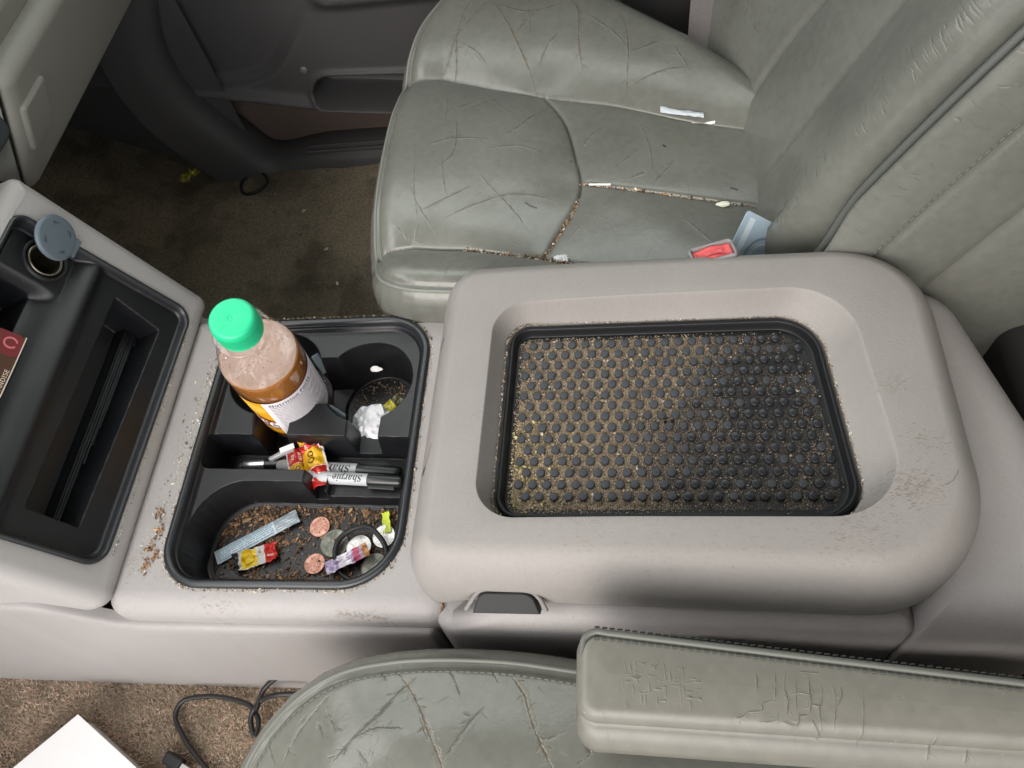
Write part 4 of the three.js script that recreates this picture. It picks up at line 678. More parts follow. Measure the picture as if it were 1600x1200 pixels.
{
  // armrest: front end towards the dash
  const tp = [[-.0381, -.1282], [.2247, -.1032], [.2153, -.0681], [-.0373, -.0737]];
  const dx = (p, q, x) => lerp(p[1], q[1], (x - p[0]) / (q[0] - p[0]));
  const xF = -0.0405, xR = 0.33, far = (x) => dx(tp[0], tp[1], x), nearZ = (x) => dx(tp[3], tp[2], x);
  const o = rpoly([[xF, far(xF)], [xR, far(xR)], [xR, nearZ(xR)], [xF, nearZ(xF)]], [0.014, 0.01, 0.01, 0.013], 12, 60);
  const mA = leather(-0.08, 0.36, -0.15, -0.02, 2000, [
    ...[[[.077, -.1044], [.0754, -.0891]], [[.0828, -.1054], [.0812, -.0941], [.0824, -.0878], [.0807, -.08]], [[.088, -.1007], [.0863, -.0833]], [[.0958, -.1049], [.0949, -.0922], [.095, -.0867], [.0924, -.0789]], [[.0837, -.0918], [.0894, -.0928], [.0953, -.0917]], [[.0594, -.0815], [.0675, -.0826], [.0678, -.0857], [.0753, -.0883]], [[.0526, -.0777], [.0567, -.0791], [.0594, -.0815]], [[.0645, -.0763], [.075, -.0779], [.0763, -.0829]], [[.078, -.0768], [.0865, -.0756], [.0879, -.0803], [.0934, -.0805]], [[.0901, -.1048], [.0957, -.1045], [.1013, -.1043]]].map((p) => [p, 1.1]),
    ...[[[.0656, -.1048], [.0661, -.0984], [.0652, -.0919]], [[.1017, -.0979], [.1017, -.0916], [.0993, -.0838], [.0994, -.0731]], [[.1084, -.0981], [.1084, -.0872], [.1057, -.0734]], [[.1122, -.0967], [.1123, -.092], [.109, -.0857]], [[.1243, -.0955], [.1226, -.0816], [.1199, -.0665]], [[.1603, -.0741], [.1576, -.0624]], [[.1795, -.0691], [.1776, -.0619]], [[.095, -.0867], [.1004, -.0861]], [[.094, -.079], [.099, -.0701]]].map((p) => [p, 0.7]),
    ...Array.from({ length: 60 }, (_, k) => { const x = lerp(-0.015, 0.03, hash2(k, 3)), z = lerp(-0.108, -0.085, hash2(k, 7)), v = k % 2; return [[[x, z], [x + (v ? 0.0006 : 0.004), z + (v ? 0.004 : 0.0004)], [x + (v ? 0.001 : 0.008) * hash2(k, 9), z + (v ? 0.007 : -0.0006)]], 0.32]; }),
  ], { fine: 160, base: [103, 101, 94], relief: 0.0008, rough: 0.42, lw: 0.55 });
  const Y0 = 0.405, R = [];
  const bulge = (p, b) => p.map(([x, z]) => [x, z + b * sst(-0.002, 0.012, z - (far(x) + nearZ(x)) / 2)]);
  for (const [y, d, b] of [[-0.062, 0.012, 0.004], [-0.060, 0.005, 0.007], [-0.05, 0, 0.010], [-0.036, -0.0015, 0.0115], [-0.026, -0.001, 0.0105], [-0.019, 0.0004, 0.0072], [-0.0165, 0.0016, 0.003], [-0.0155, 0.003, 0], [-0.0135, 0.001, 0], [-0.01, 0.0, 0]]) R.push(ring(bulge(inset(o, d), b), Y0 + y));
  for (let k = 1; k <= 8; k++) { const a = k / 8 * Math.PI / 2; R.push(ring(inset(o, 0.009 * (1 - Math.cos(a))), Y0 - 0.009 + 0.009 * Math.sin(a))); }
  const mid = o.map(([x, z]) => { const X = clamp(x, xF + 0.02, xR - 0.02); return [X, (far(X) + nearZ(X)) / 2]; }), edge = inset(o, 0.009);
  for (const t of [0.1, 0.25, 0.45, 0.7, 1]) R.push(ring(mixP(edge, mid, t), Y0 + 0.0012 * Math.sin(t * Math.PI / 2)));
  const arm = mesh('armrest', loft(R, { capStart: true }), mA, drvSeat); arm.userData.label = 'cracked sage leather armrest with a stitched edge';
  const side = (off, y) => Array.from({ length: 50 }, (_, k) => { const x = lerp(xF + 0.012, xR, k / 49); return [x, Y0 + y, far(x) + off]; });
  const front = (off, y) => [[xF + off, Y0 + y - 0.002, nearZ(xF) - 0.02], [xF + off * 0.9, Y0 + y - 0.001, far(xF) + 0.02], [xF + 0.004 + off, Y0 + y, far(xF) + 0.0065 + off * 0.4]];
  mesh('piping', tube([[xF + 0.0035, Y0 - 0.003, far(xF) + 0.016], [xF + 0.0055, Y0 - 0.001, far(xF) + 0.007], ...side(0.0022, -0.0006)], 0.0021, 200, 8), phys({ color: lin(0.1, 0.104, 0.092), roughness: 0.5 }), arm);
  const st = []; for (const off of [0.0062, -0.002]) for (let k = 0; k < 78; k++) { const x = xF + 0.013 + k * 0.0047, g = new THREE.CapsuleGeometry(0.0006, 0.0022, 3, 6); g.rotateZ(Math.PI / 2); st.push(at(g, x, Y0 + (off > 0 ? 0.0002 : -0.005), far(x) + off)); }
  mesh('stitching', st, std({ color: lin(0.06, 0.065, 0.055), roughness: 0.8 }), arm);
  mesh('pivot_trim', at(new RoundedBoxGeometry(0.10, 0.01, 0.012, 3, 0.004), 0.13, 0.336, -0.045), phys({ color: lin(0.5, 0.49, 0.47), roughness: 0.4 }), drvSeat);
}
// ---------------------------------------------------------------- loose things
// print too small to read in the picture: word-length dashes on a line
function smallPrint(g, x, y, w, h, style) { g.fillStyle = style; for (let q = x; q < x + w;) { const l = rr(1, 4.5) * h; for (let c = q; c < q + l; c += h * 0.62) g.fillRect(c, y + (rnd() < 0.4 ? 0 : h * 0.25), h * 0.4, h * rr(0.55, 0.75)); q += l + h * 0.8; } }
const V2s = (a) => a.map(([x, y]) => new THREE.Vector2(x, y));
// juice bottle leaning in the front cup well
{
  const base = new THREE.Vector3(-0.341, CUPY + 0.006, -0.3825), topP = new THREE.Vector3(-0.3085, 0.452, -0.3465);
  const b = group('juice_bottle', 'clear plastic juice bottle with green cap and amber juice leaning in the cup well', 'bottle', base.toArray());
  const dir = topP.clone().sub(base), H = dir.length(); b.quaternion.setFromUnitVectors(new THREE.Vector3(0, 1, 0), dir.normalize()); b.rotateY(4.15);
  const k = H / 0.205, prof = [[0.0, 0.003], [0.02, 0.0005], [0.029, 0.001], [0.0335, 0.005], [0.0345, 0.012], [0.0345, 0.04], [0.0338, 0.046], [0.0338, 0.104], [0.0345, 0.110], [0.0348, 0.122], [0.0343, 0.132], [0.0328, 0.142], [0.0298, 0.153], [0.026, 0.163], [0.0225, 0.171], [0.0195, 0.177], [0.0185, 0.180]].map(([r, y]) => [r, y * k]);
  const curve = (p, n) => { const c = new THREE.SplineCurve(V2s(p)); return c.getPoints(n); };
  const clear = phys({ color: 0xffffff, transmission: 1, roughness: 0.03, ior: 1.5 });
  mesh('bottle_wall', new THREE.LatheGeometry(curve(prof, 90), 72), clear, b);
  const lvl = 0.134 * k, liq = []; for (const p of curve(prof, 90)) if (p.y < lvl) liq.push([Math.max(0, p.x - 0.0007), p.y + 0.0007]);
  liq[0][0] = 0; const lr = liq[liq.length - 1][0]; liq.push([lr * 0.8, lvl], [0, lvl]);
  mesh('juice', new THREE.LatheGeometry(V2s(liq), 64), phys({ color: lin(0.6, 0.235, 0.05), transmission: 0.5, roughness: 0.08, ior: 1.34, thickness: 0.06, attenuationColor: new THREE.Color(0xd08a3a), attenuationDistance: 0.05 }), b);
  const cap = mesh('cap', new THREE.LatheGeometry(V2s([[0.0183, 0.182], [0.0187, 0.1835], [0.0187, 0.197], [0.0182, 0.2005], [0.0169, 0.2022], [0.015, 0.2026], [0.003, 0.2026], [0.0024, 0.2020], [0.0012, 0.2020], [0, 0.2026]].map(([r, y]) => [r, y * k])), 64), phys({ color: lin(0.015, 0.52, 0.25), roughness: 0.42 }), b);
  const rid = []; for (let i = 0; i < 72; i++) { const a = i / 72 * Math.PI * 2; rid.push(at(new RoundedBoxGeometry(0.0007, 0.0125 * k, 0.0007, 1, 0.0002).rotateY(-a), 0.0187 * Math.cos(a), 0.1905 * k, 0.0187 * Math.sin(a))); }
  mesh('cap_ridges', rid, cap.material, cap);
  mesh('neck_ring', new THREE.LatheGeometry(V2s([[0.0185, 0.173], [0.0232, 0.1762], [0.0236, 0.178], [0.0225, 0.1792], [0.0185, 0.1795]].map(([r, y]) => [r, y * k])), 60), clear, b);
  mesh('tamper_band', new THREE.LatheGeometry(V2s([[0.0182, 0.1797], [0.0186, 0.1802], [0.0186, 0.1816], [0.0182, 0.1822]].map(([r, y]) => [r, y * k])), 60), cap.material, b);
  const lab = drawing(1800, 560, (g, W, H2) => {
    g.fillStyle = '#e9e4ea'; g.fillRect(0, 0, W, H2);
    // white facts panel
    g.fillStyle = '#2f2d33'; g.font = 'bold 54px sans-serif'; g.fillText('Nutrition Facts', 640, 64); g.fillRect(640, 78, 470, 7);
    for (let r = 0; r < 17; r++) { smallPrint(g, 644, 100 + r * 26, 300 + (r * 53) % 150, 13, '#4a474e'); g.fillStyle = 'rgba(60,58,64,0.55)'; g.fillRect(640, 119 + r * 26, 470, 2); }
    g.fillStyle = '#4a474e'; g.font = 'bold 44px sans-serif'; g.fillText('100', 1180, 120); for (let r = 0; r < 16; r++) smallPrint(g, 1150, 150 + r * 24, 200 + (r * 37) % 110, 11, '#5a575e');
    g.strokeStyle = '#c8323c'; g.lineWidth = 7; g.beginPath(); g.arc(1400, 150, 26, 0.4, 5.6); g.stroke(); g.fillStyle = '#c8323c'; g.fillRect(1470, 120, 60, 12);
    g.fillStyle = '#55525a'; for (let i = 0; i < 36; i++) g.fillRect(1560 + i * 5, 300, 1 + (i * 7) % 4, 150);
    // yellow and brown front panel with white script
    g.fillStyle = '#e2a21c'; g.fillRect(0, 0, 600, H2); g.fillStyle = '#f0c04a'; g.beginPath(); g.ellipse(420, 120, 170, 90, 0, 0, 7); g.fill();
    g.fillStyle = '#7b3d17'; g.beginPath(); g.moveTo(120, 330); g.bezierCurveTo(260, 240, 460, 250, 600, 320); g.lineTo(600, 470); g.bezierCurveTo(420, 500, 260, 500, 120, 470); g.fill();
    g.fillStyle = '#fff'; g.font = 'italic bold 150px serif'; g.fillText('nce', 330, 430); g.strokeStyle = '#fff'; g.lineWidth = 9; g.beginPath(); g.moveTo(320, 470); g.bezierCurveTo(420, 500, 520, 470, 590, 440); g.stroke();
    g.fillStyle = '#fff'; g.fillRect(598, 0, 14, H2);
  });
  const lr2 = 0.0349; const lg = new THREE.CylinderGeometry(lr2, lr2, 0.080 * k, 72, 1, true); mesh('label', at(lg, 0, 0.066 * k, 0), std({ map: lab, roughness: 0.45 }), b);
  // drops clinging inside the shoulder
  const drops = []; for (let i = 0; i < 170; i++) { const t = rnd(), y = lerp(0.140, 0.172, t) * k, r = lerp(0.0330, 0.0218, t), a = rnd() * 6.283, s = rr(0.0003, 0.0011); const g = new THREE.IcosahedronGeometry(s, 1); g.scale(1, 1, 0.6); drops.push(at(g, r * 0.985 * Math.cos(a), y, r * 0.985 * Math.sin(a))); }
  const dm = mesh('drops', drops, phys({ color: 0xffffff, transmission: 1, roughness: 0.02, ior: 1.33, thickness: 0.002 }), b); dm.userData.kind = 'stuff';
  const glareFoam = grid(72, 18, (u, v) => { const a = u * 6.28319, r = lr * 0.985 * (0.02 + 0.98 * v), q = 0.0012 * fbm(Math.cos(a) * r * 700 + 7, Math.sin(a) * r * 700, 3) + 0.003 * sst(0.55, 1, v) * fbm(Math.cos(a) * 4 + 2, Math.sin(a) * 4, 2); return [r * Math.cos(a), lvl + 0.0002 + q, r * Math.sin(a)]; });
  mesh('froth_glare', glareFoam, phys({ color: lin(0.88, 0.8, 0.75), transmission: 0.72, roughness: 0.2 }), b);  // pale disc; bright reflection off the liquid surface put into its colour
}
// crumpled piece of paper or foil: a faceted ball squashed by noise
function crumple(R, sy, seed, rough = 0.35, detail = 4) {
  const g = new THREE.IcosahedronGeometry(R, detail), p = g.attributes.position, planes = [], n = 34;
  for (let i = 0; i < n; i++) { const y = 1 - 2 * (i + 0.5) / n, a = i * 2.399 + seed * 5, q = Math.sqrt(1 - y * y); planes.push([q * Math.cos(a) + 0.4 * (hash2(i, seed * 77 | 0) - 0.5), y, q * Math.sin(a) + 0.4 * (hash2(seed * 31 | 0, i) - 0.5), 1 - rough * 1.3 * hash2(i + 9, seed * 13 | 0)]); }
  for (let i = 0; i < p.count; i++) {
    const x = p.getX(i), y = p.getY(i), z = p.getZ(i), u = x / R, v = y / R, w = z / R; let k = 1.25;
    for (const [a, b, c, d] of planes) { const q = a * u + b * v + c * w; if (q > 0.2) k = Math.min(k, d / q); }
    k *= 1 - 0.25 * rough * Math.abs(vnoise(u * 15 + seed, w * 15 - v * 11) - 0.5) * 2 - 0.7 * rough * Math.abs(vnoise(u * 6 + seed * 3 + w * 2, w * 6 + v * 5) - 0.5) * 2;
    p.setXYZ(i, x * k, y * k * sy, z * k);
  }
  g.computeVertexNormals(); return g;
}
// thin crumpled film: rectangle w x d, folded by noise, tilted about its middle
function film(w, d, amp, seed, nu = 24, nv = 10, curl = 0) {
  const top = (u, v) => { const x = (u - 0.5) * w, z = (v - 0.5) * d; return [x + 0.2 * amp * (vnoise(v * 5 + seed, u * 3) - 0.5), amp * (Math.abs(vnoise(u * 4.5 + seed, v * 3) - 0.5) * 2 + 0.7 * Math.abs(vnoise(u * 11 + seed, v * 7 + 5) - 0.5)) + curl * (v - 0.5) ** 2 * 4, z]; };
  return grid(nu, nv, top, (u, v) => [u, v]);
}
const foilM = (map, o = {}) => phys({ map, roughness: 0.3, specularIntensity: 1, ...o });
function put(o, x, y, z, ry = 0, rx = 0, rz = 0) { o.position.set(x, y, z); o.rotation.set(rx, ry, rz, 'YXZ'); return o; }
{
  const p = [-.2565, .256, -.3559]; const paper = std({ color: lin(0.80, 0.80, 0.83), roughness: 0.55, flatShading: true });
  tag(put(mesh('foil_wad', crumple(0.031, 0.66, 2.3, 0.26, 6), phys({ color: lin(0.66, 0.66, 0.69), roughness: 0.4, metalness: 0.2, flatShading: true })), p[0], CUPY + 0.017, p[2] + 0.002, 0.4, 0.2), 'crumpled white foil wad in the rear cup well', 'foil wad');
  const y1 = drawing(128, 64, (g, W, H) => { g.fillStyle = '#d9c93a'; g.fillRect(0, 0, W, H); g.fillStyle = '#5b5a3f'; g.fillRect(78, 0, 50, H); g.fillStyle = '#8d8427'; for (let i = 0; i < 9; i++) g.fillRect(6 + i * 8, 8 + (i * 13) % 30, 5, 3); g.fillStyle = '#efe7a0'; g.fillRect(20, 40, 40, 6); });
  const q = [-.2408, .246, -.3763];
  tag(put(mesh('candy_wrapper', film(0.024, 0.013, 0.004, 8.2), foilM(y1)), q[0] + 0.002, CUPY + 0.016, q[2] - 0.002, 0.75, 0.3), 'scrap of yellow wrapper beside the foil wad', 'wrapper');
  const w = [-.26, .262, -.4199];
  tag(put(mesh('paper_scrap', crumple(0.0095, 0.3, 5.1, 0.5).scale(1.25, 1, 0.6), mPaper), w[0], 0.263, w[2] + 0.003, 0.1, 0.75), 'torn white paper scrap on the far wall of the cup well', 'paper scrap');
  tag(put(mesh('candy_wrapper', film(0.012, 0.01, 0.003, 3.7), foilM(y1)), ...[-.2788, .239, -.3467], 0.4), 'small gold wrapper corner at the edge of the rear cup well', 'wrapper');
}
// two markers and a pen lying in the slot
function marker(name, label, a, b, r, mirror) {
  const A = new THREE.Vector3(...a), B = new THREE.Vector3(...b), L = A.distanceTo(B), t = group(name, label, 'marker', a);
  t.quaternion.setFromUnitVectors(new THREE.Vector3(0, 1, 0), B.clone().sub(A).normalize());
  const tex = drawing(256, 512, (g, W, H) => { g.fillStyle = '#b4b7bb'; g.fillRect(0, 0, W, H); g.fillStyle = '#1b1c1f'; for (const x of [64, 192]) { g.save(); g.translate(x, 250); g.rotate(Math.PI / 2); g.font = 'italic bold 64px serif'; g.fillText('Sharpie', -210, 16); g.font = '15px sans-serif'; g.fillText('FINE POINT', 20, 6); g.restore(); } });
  const body = new THREE.CylinderGeometry(r, r, L * 0.66 - 0.008, 32, 1, true); body.translate(0, (L * 0.66 + 0.008) / 2, 0);
  mesh('barrel', body, phys({ map: tex, roughness: 0.5 }), t);
  mesh('end_plug', new THREE.LatheGeometry(V2s([[0, 0], [r * 0.55, 0.0005], [r * 0.85, 0.003], [r, 0.008]]), 32), phys({ color: lin(0.45, 0.46, 0.48), roughness: 0.5 }), t);
  mesh('cap', new THREE.LatheGeometry(V2s([[r * 1.0, L * 0.655], [r * 1.07, L * 0.66], [r * 1.05, L * 0.72], [r * 0.95, L * 0.95], [r * 0.8, L * 0.99], [0, L]]), 32), mBlackGloss, t);
  mesh('clip', at(new RoundedBoxGeometry(0.002, L * 0.26, 0.004, 2, 0.0008), 0, L * 0.79, r * 1.12), mBlackGloss, t);
  return t;
}
{
  const y = SLOTY + 0.0068;
  marker('marker', 'grey marker with black cap under the red candy wrappers', [-.3411, .2625, -.3101], [-.2157, .2635, -.3006], 0.0062);
  marker('marker', 'grey marker with black cap lying on the low divider beside the pen slot', [-.3095, .2705, -.2948], [-.2094, .2715, -.2879], 0.0058);
  const A = [-.3796, .262, -.3107], B = [-.2987, .262, -.3133], L = Math.hypot(B[0] - A[0], B[2] - A[2]), pen = group('pen', 'silver tipped pen with black grip in the slot', 'pen', A);
  pen.quaternion.setFromUnitVectors(new THREE.Vector3(0, 1, 0), new THREE.Vector3(B[0] - A[0], 0, B[2] - A[2]).normalize());
  mesh('tip', new THREE.LatheGeometry(V2s([[0, 0], [0.0018, 0.0005], [0.0042, 0.006], [0.0046, 0.012], [0.0046, 0.026]]), 28), phys({ color: lin(0.8, 0.8, 0.82), metalness: 0.9, roughness: 0.25 }), pen);
  mesh('grip', new THREE.LatheGeometry(V2s([[0.0046, 0.026], [0.0049, 0.027], [0.0049, L * 0.98], [0, L]]), 28), mBlackGloss, pen);
}
// candy wrappers
{
  const red = (seed) => drawing(256, 160, (g, W, H) => {
    g.fillStyle = '#c3261f'; g.fillRect(0, 0, W, H); g.fillStyle = '#e8b422'; g.fillRect(0, 0, W * 0.46, H); g.strokeStyle = '#f3e4d6'; g.lineWidth = 6; g.beginPath(); g.moveTo(W * 0.46, 0); g.bezierCurveTo(W * 0.55, H * 0.3, W * 0.4, H * 0.6, W * 0.5, H); g.stroke();
    g.fillStyle = '#3a1d12'; g.font = 'bold 62px sans-serif'; g.fillText(seed > 5 ? 'OO' : 'CO', 10, 95); g.fillStyle = '#fbe9dc'; g.font = 'bold 34px sans-serif'; g.fillText('HER', 150, 60); g.fillText('NR', 165, 120); g.fillStyle = '#e9e6e2'; g.fillRect(0, H - 12, W, 12);
  });
  const a = [-.2962, .276, -.3013], b = [-.3167, .275, -.3072];
  const w1 = group('candy_wrapper', 'red and yellow candy wrapper across both markers', 'wrapper'); put(w1, a[0], a[1] - 0.002, a[2], -1.2, 0.1, -0.15);
  mesh('body', film(0.040, 0.022, 0.006, 6.4, 30, 14, -0.006), foilM(red(6)), w1); mesh('twisted_end', at(film(0.016, 0.02, 0.006, 2.2, 14, 10), -0.026, -0.002, 0), foilM(red(6), { metalness: 0.2 }), w1);
  const w2 = group('candy_wrapper', 'red and yellow candy wrapper folded over the pen grip', 'wrapper'); put(w2, b[0], b[1] - 0.003, b[2], 1.9, 0.15, 0.1);
  mesh('body', film(0.030, 0.018, 0.005, 9.1, 26, 12, -0.006), foilM(red(3)), w2);
  const c = [-.3457, .254, -.2217], yr = drawing(300, 140, (g, W, H) => { g.fillStyle = '#cfcdc9'; g.fillRect(0, 0, W, H); g.fillStyle = '#262422'; g.fillRect(0, 0, 40, H); g.fillStyle = '#e7c318'; g.fillRect(56, 6, 108, H - 12); g.strokeStyle = '#b79512'; g.lineWidth = 5; g.beginPath(); g.ellipse(110, 70, 34, 44, 0, 0, 7); g.stroke(); g.fillStyle = '#c2261f'; g.fillRect(222, 0, 78, H); g.fillStyle = '#f4d9d0'; g.font = 'bold 24px sans-serif'; g.fillText('REE', 236, 60); });
  const w3 = group('candy_wrapper', 'yellow and red empty candy wrapper lying in the coin bin', 'wrapper'); put(w3, c[0], BINY + 0.003, c[2], 0.33); mesh('body', film(0.041, 0.018, 0.0055, 4.6, 40, 16), foilM(yr), w3); 
  // long printed sachet
  const p1 = [-.3843, .254, -.2207], p2 = [-.3129, .254, -.262], L = Math.hypot(p2[0] - p1[0], p2[2] - p1[2]), sx = drawing(900, 170, (g, W, H) => { g.fillStyle = '#b9ccd8'; g.fillRect(0, 0, W, H); for (let r = 0; r < 6; r++) smallPrint(g, 34, 18 + r * 25, 580, 15, '#2a3844'); g.fillStyle = '#dfe8ee'; g.fillRect(640, 0, 8, H); g.fillStyle = '#9aa6ad'; g.fillRect(648, 0, 252, H); g.fillStyle = '#e6edf0'; for (let i = 0; i < 26; i++) g.fillRect(655 + rnd() * 230, rnd() * H, rr(8, 60), rr(2, 6)); g.fillStyle = '#5c666c'; for (let i = 0; i < 14; i++) g.fillRect(655 + rnd() * 230, rnd() * H, rr(8, 50), rr(2, 6)); g.fillStyle = '#e8f0f4'; g.fillRect(0, 0, 14, H); });
  const w4 = group('printed_sachet', 'long pale blue printed sachet with a clear end in the coin bin', 'sachet'); put(w4, (p1[0] + p2[0]) / 2, BINY + 0.0042, (p1[2] + p2[2]) / 2, Math.atan2(-(p2[2] - p1[2]), p2[0] - p1[0]), 0, 0.02);
  const sa = (s) => grid(60, 12, (u, v) => { const e = Math.sin(u * Math.PI) ** 0.35 * Math.sin(v * Math.PI) ** 0.7; return [(u - 0.5) * L, s * 0.0026 * e + 0.0009 * (vnoise(u * 14 + 3, v * 4) - 0.5) * (s > 0 ? 1 : 0), (v - 0.5) * 0.0135]; }, (u, v) => [u, 1 - v]);
  mesh('sleeve', [sa(1), sa(-1)], foilM(sx), w4);
  // clear film strip hanging over the slot
  const d1 = [-.3407, .285, -.3079], d2 = [-.3187, .287, -.318]; const w5 = group('straw_sleeve', 'clear straw sleeve with a white paper end at the pen slot', 'straw sleeve');
  mesh('film', tube([d1, [lerp(d1[0], d2[0], 0.5), d1[1] + 0.002, lerp(d1[2], d2[2], 0.5)], d2].map((q) => [q[0], q[1] - 0.006, q[2]]), 0.0028, 24, 10), phys({ color: lin(0.85, 0.87, 0.9), transmission: 0.75, roughness: 0.25 }), w5);
  mesh('paper_end', at(new RoundedBoxGeometry(0.014, 0.0008, 0.0055, 2, 0.0003).rotateY(0.42), d2[0] - 0.005, d2[1] - 0.0025, d2[2] + 0.0008), mPaper, w5);
}
// coins, hair tie and scraps in the coin bin
{
  const coin = (label, [x, y, z], r, m, tilt = 0, grp) => {
    const t = group('coin', label, 'coin', [x, y, z]); t.rotation.set(tilt, rnd() * 6, tilt * 0.6); if (grp) t.userData.group = grp;
    mesh('disc', new THREE.LatheGeometry(V2s([[0, 0.0006], [r * 0.9, 0.0006], [r * 0.93, 0.0008], [r * 0.985, 0.0008], [r, 0.0005], [r, -0.0005], [r * 0.985, -0.0008], [0, -0.0008]]), 44), m, t);
    const g = crumple(r * 0.52, 0.05, x * 90 + 3, 0.3, 3); mesh('relief', at(g, r * 0.05, 0.0007, 0), m, t); return t;
  };
  const spots = (base, dark, seed) => drawing(256, 256, (g, W, H) => { fillNoise(g, W, H, base, 60, 22, 7, [1, 0.95, 0.9]); for (let i = 0; i < 240; i++) { g.fillStyle = dark; g.globalAlpha = rr(0.15, 0.6); g.beginPath(); g.ellipse(rnd() * W, rnd() * H, rr(2, 8), rr(1, 6), rnd() * 3, 0, 7); g.fill(); } });
  const cu = phys({ map: spots([196, 146, 128], '#5a3a2c', 1), metalness: 0.55, roughness: 0.45 }), ni = phys({ map: spots([128, 128, 118], '#4d4a42', 2), metalness: 0.6, roughness: 0.5 }), si = phys({ map: spots([224, 222, 218], '#9a958c', 3), metalness: 0.5, roughness: 0.35 });
  const f = BINY + 0.0022;
  coin('copper penny beside the larger grey coin in the bin', [-.2903, .2522, -.2521], 0.0096, cu, 0.04);
  coin('copper penny touching the lilac wrapper scrap in the bin', [-.2883, .2522, -.217], 0.0096, cu, -0.03);
  coin('large grey coin between the penny and the hair tie', [-.273, .2525, -.2361], 0.0132, ni, 0.03);
  coin('bright silver coin inside the hair tie', [-.2486, .2545, -.232], 0.0115, si, -0.06);
  coin('bright silver coin at the bin wall behind the hair tie', [-.2272, .2535, -.2427], 0.0105, si, 0.05);
  coin('dull grey coin at the bin wall in front of the hair tie', [-.2317, .2522, -.2147], 0.0125, ni, 0.02);
  const tie = (name, label, [x, y, z], R, r, tilt, rz = 0) => { const g = new THREE.TorusGeometry(R, r, 12, 70), p = g.attributes.position; for (let i = 0; i < p.count; i++) { const a = Math.atan2(p.getY(i), p.getX(i)), k = 1 + 0.04 * Math.sin(a * 2 + R * 999) + 0.015 * Math.sin(a * 5); p.setXYZ(i, p.getX(i) * k, p.getY(i) * k, p.getZ(i) + 0.0012 * Math.sin(a * 3)); } g.rotateX(Math.PI / 2); g.computeVertexNormals(); const o = mesh(name, g, mCord); put(o, x, y, z, 0.4, tilt, rz); return tag(o, label, 'hair tie'); };
  tie('hair_tie', 'black hair tie ring leaning over the coins', [-.2446, .259, -.2239], 0.0245, 0.0025, 0.12, 0.2);
  tie('hair_tie', 'black hair tie lying on the dark footwell carpet', [-.5989, .066, -.9063], 0.022, 0.0028, 0);
  const li = drawing(200, 80, (g, W, H) => { g.fillStyle = '#b9a9c8'; g.fillRect(0, 0, W, H); g.fillStyle = '#e6dde8'; g.fillRect(60, 0, 60, H); g.fillStyle = '#c35a74'; g.fillRect(130, 0, 30, H); g.fillStyle = '#7c6f92'; for (let i = 0; i < 16; i++) g.fillRect(rnd() * W, rnd() * H, rr(4, 14), 5); g.fillStyle = '#a9784a'; g.fillRect(172, 0, 28, H); });
  const c = [-.2561, .258, -.2195]; tag(put(mesh('foil_scrap', film(0.042, 0.013, 0.004, 7.7, 30, 12), foilM(li, { metalness: 0.2 })), c[0], 0.2575, c[2], 0.42, 0, 0.1), 'lilac and pink foil scrap threaded through the hair tie', 'foil scrap');
  const yl = [-.223, .262, -.2553]; tag(put(mesh('foil_scrap', film(0.008, 0.02, 0.002, 1.7), foilM(null, { color: lin(0.62, 0.72, 0.06) })), yl[0] - 0.003, 0.2545, yl[2], 0.2, 0, 0.35), 'lime yellow scrap at the bin wall', 'foil scrap');
}
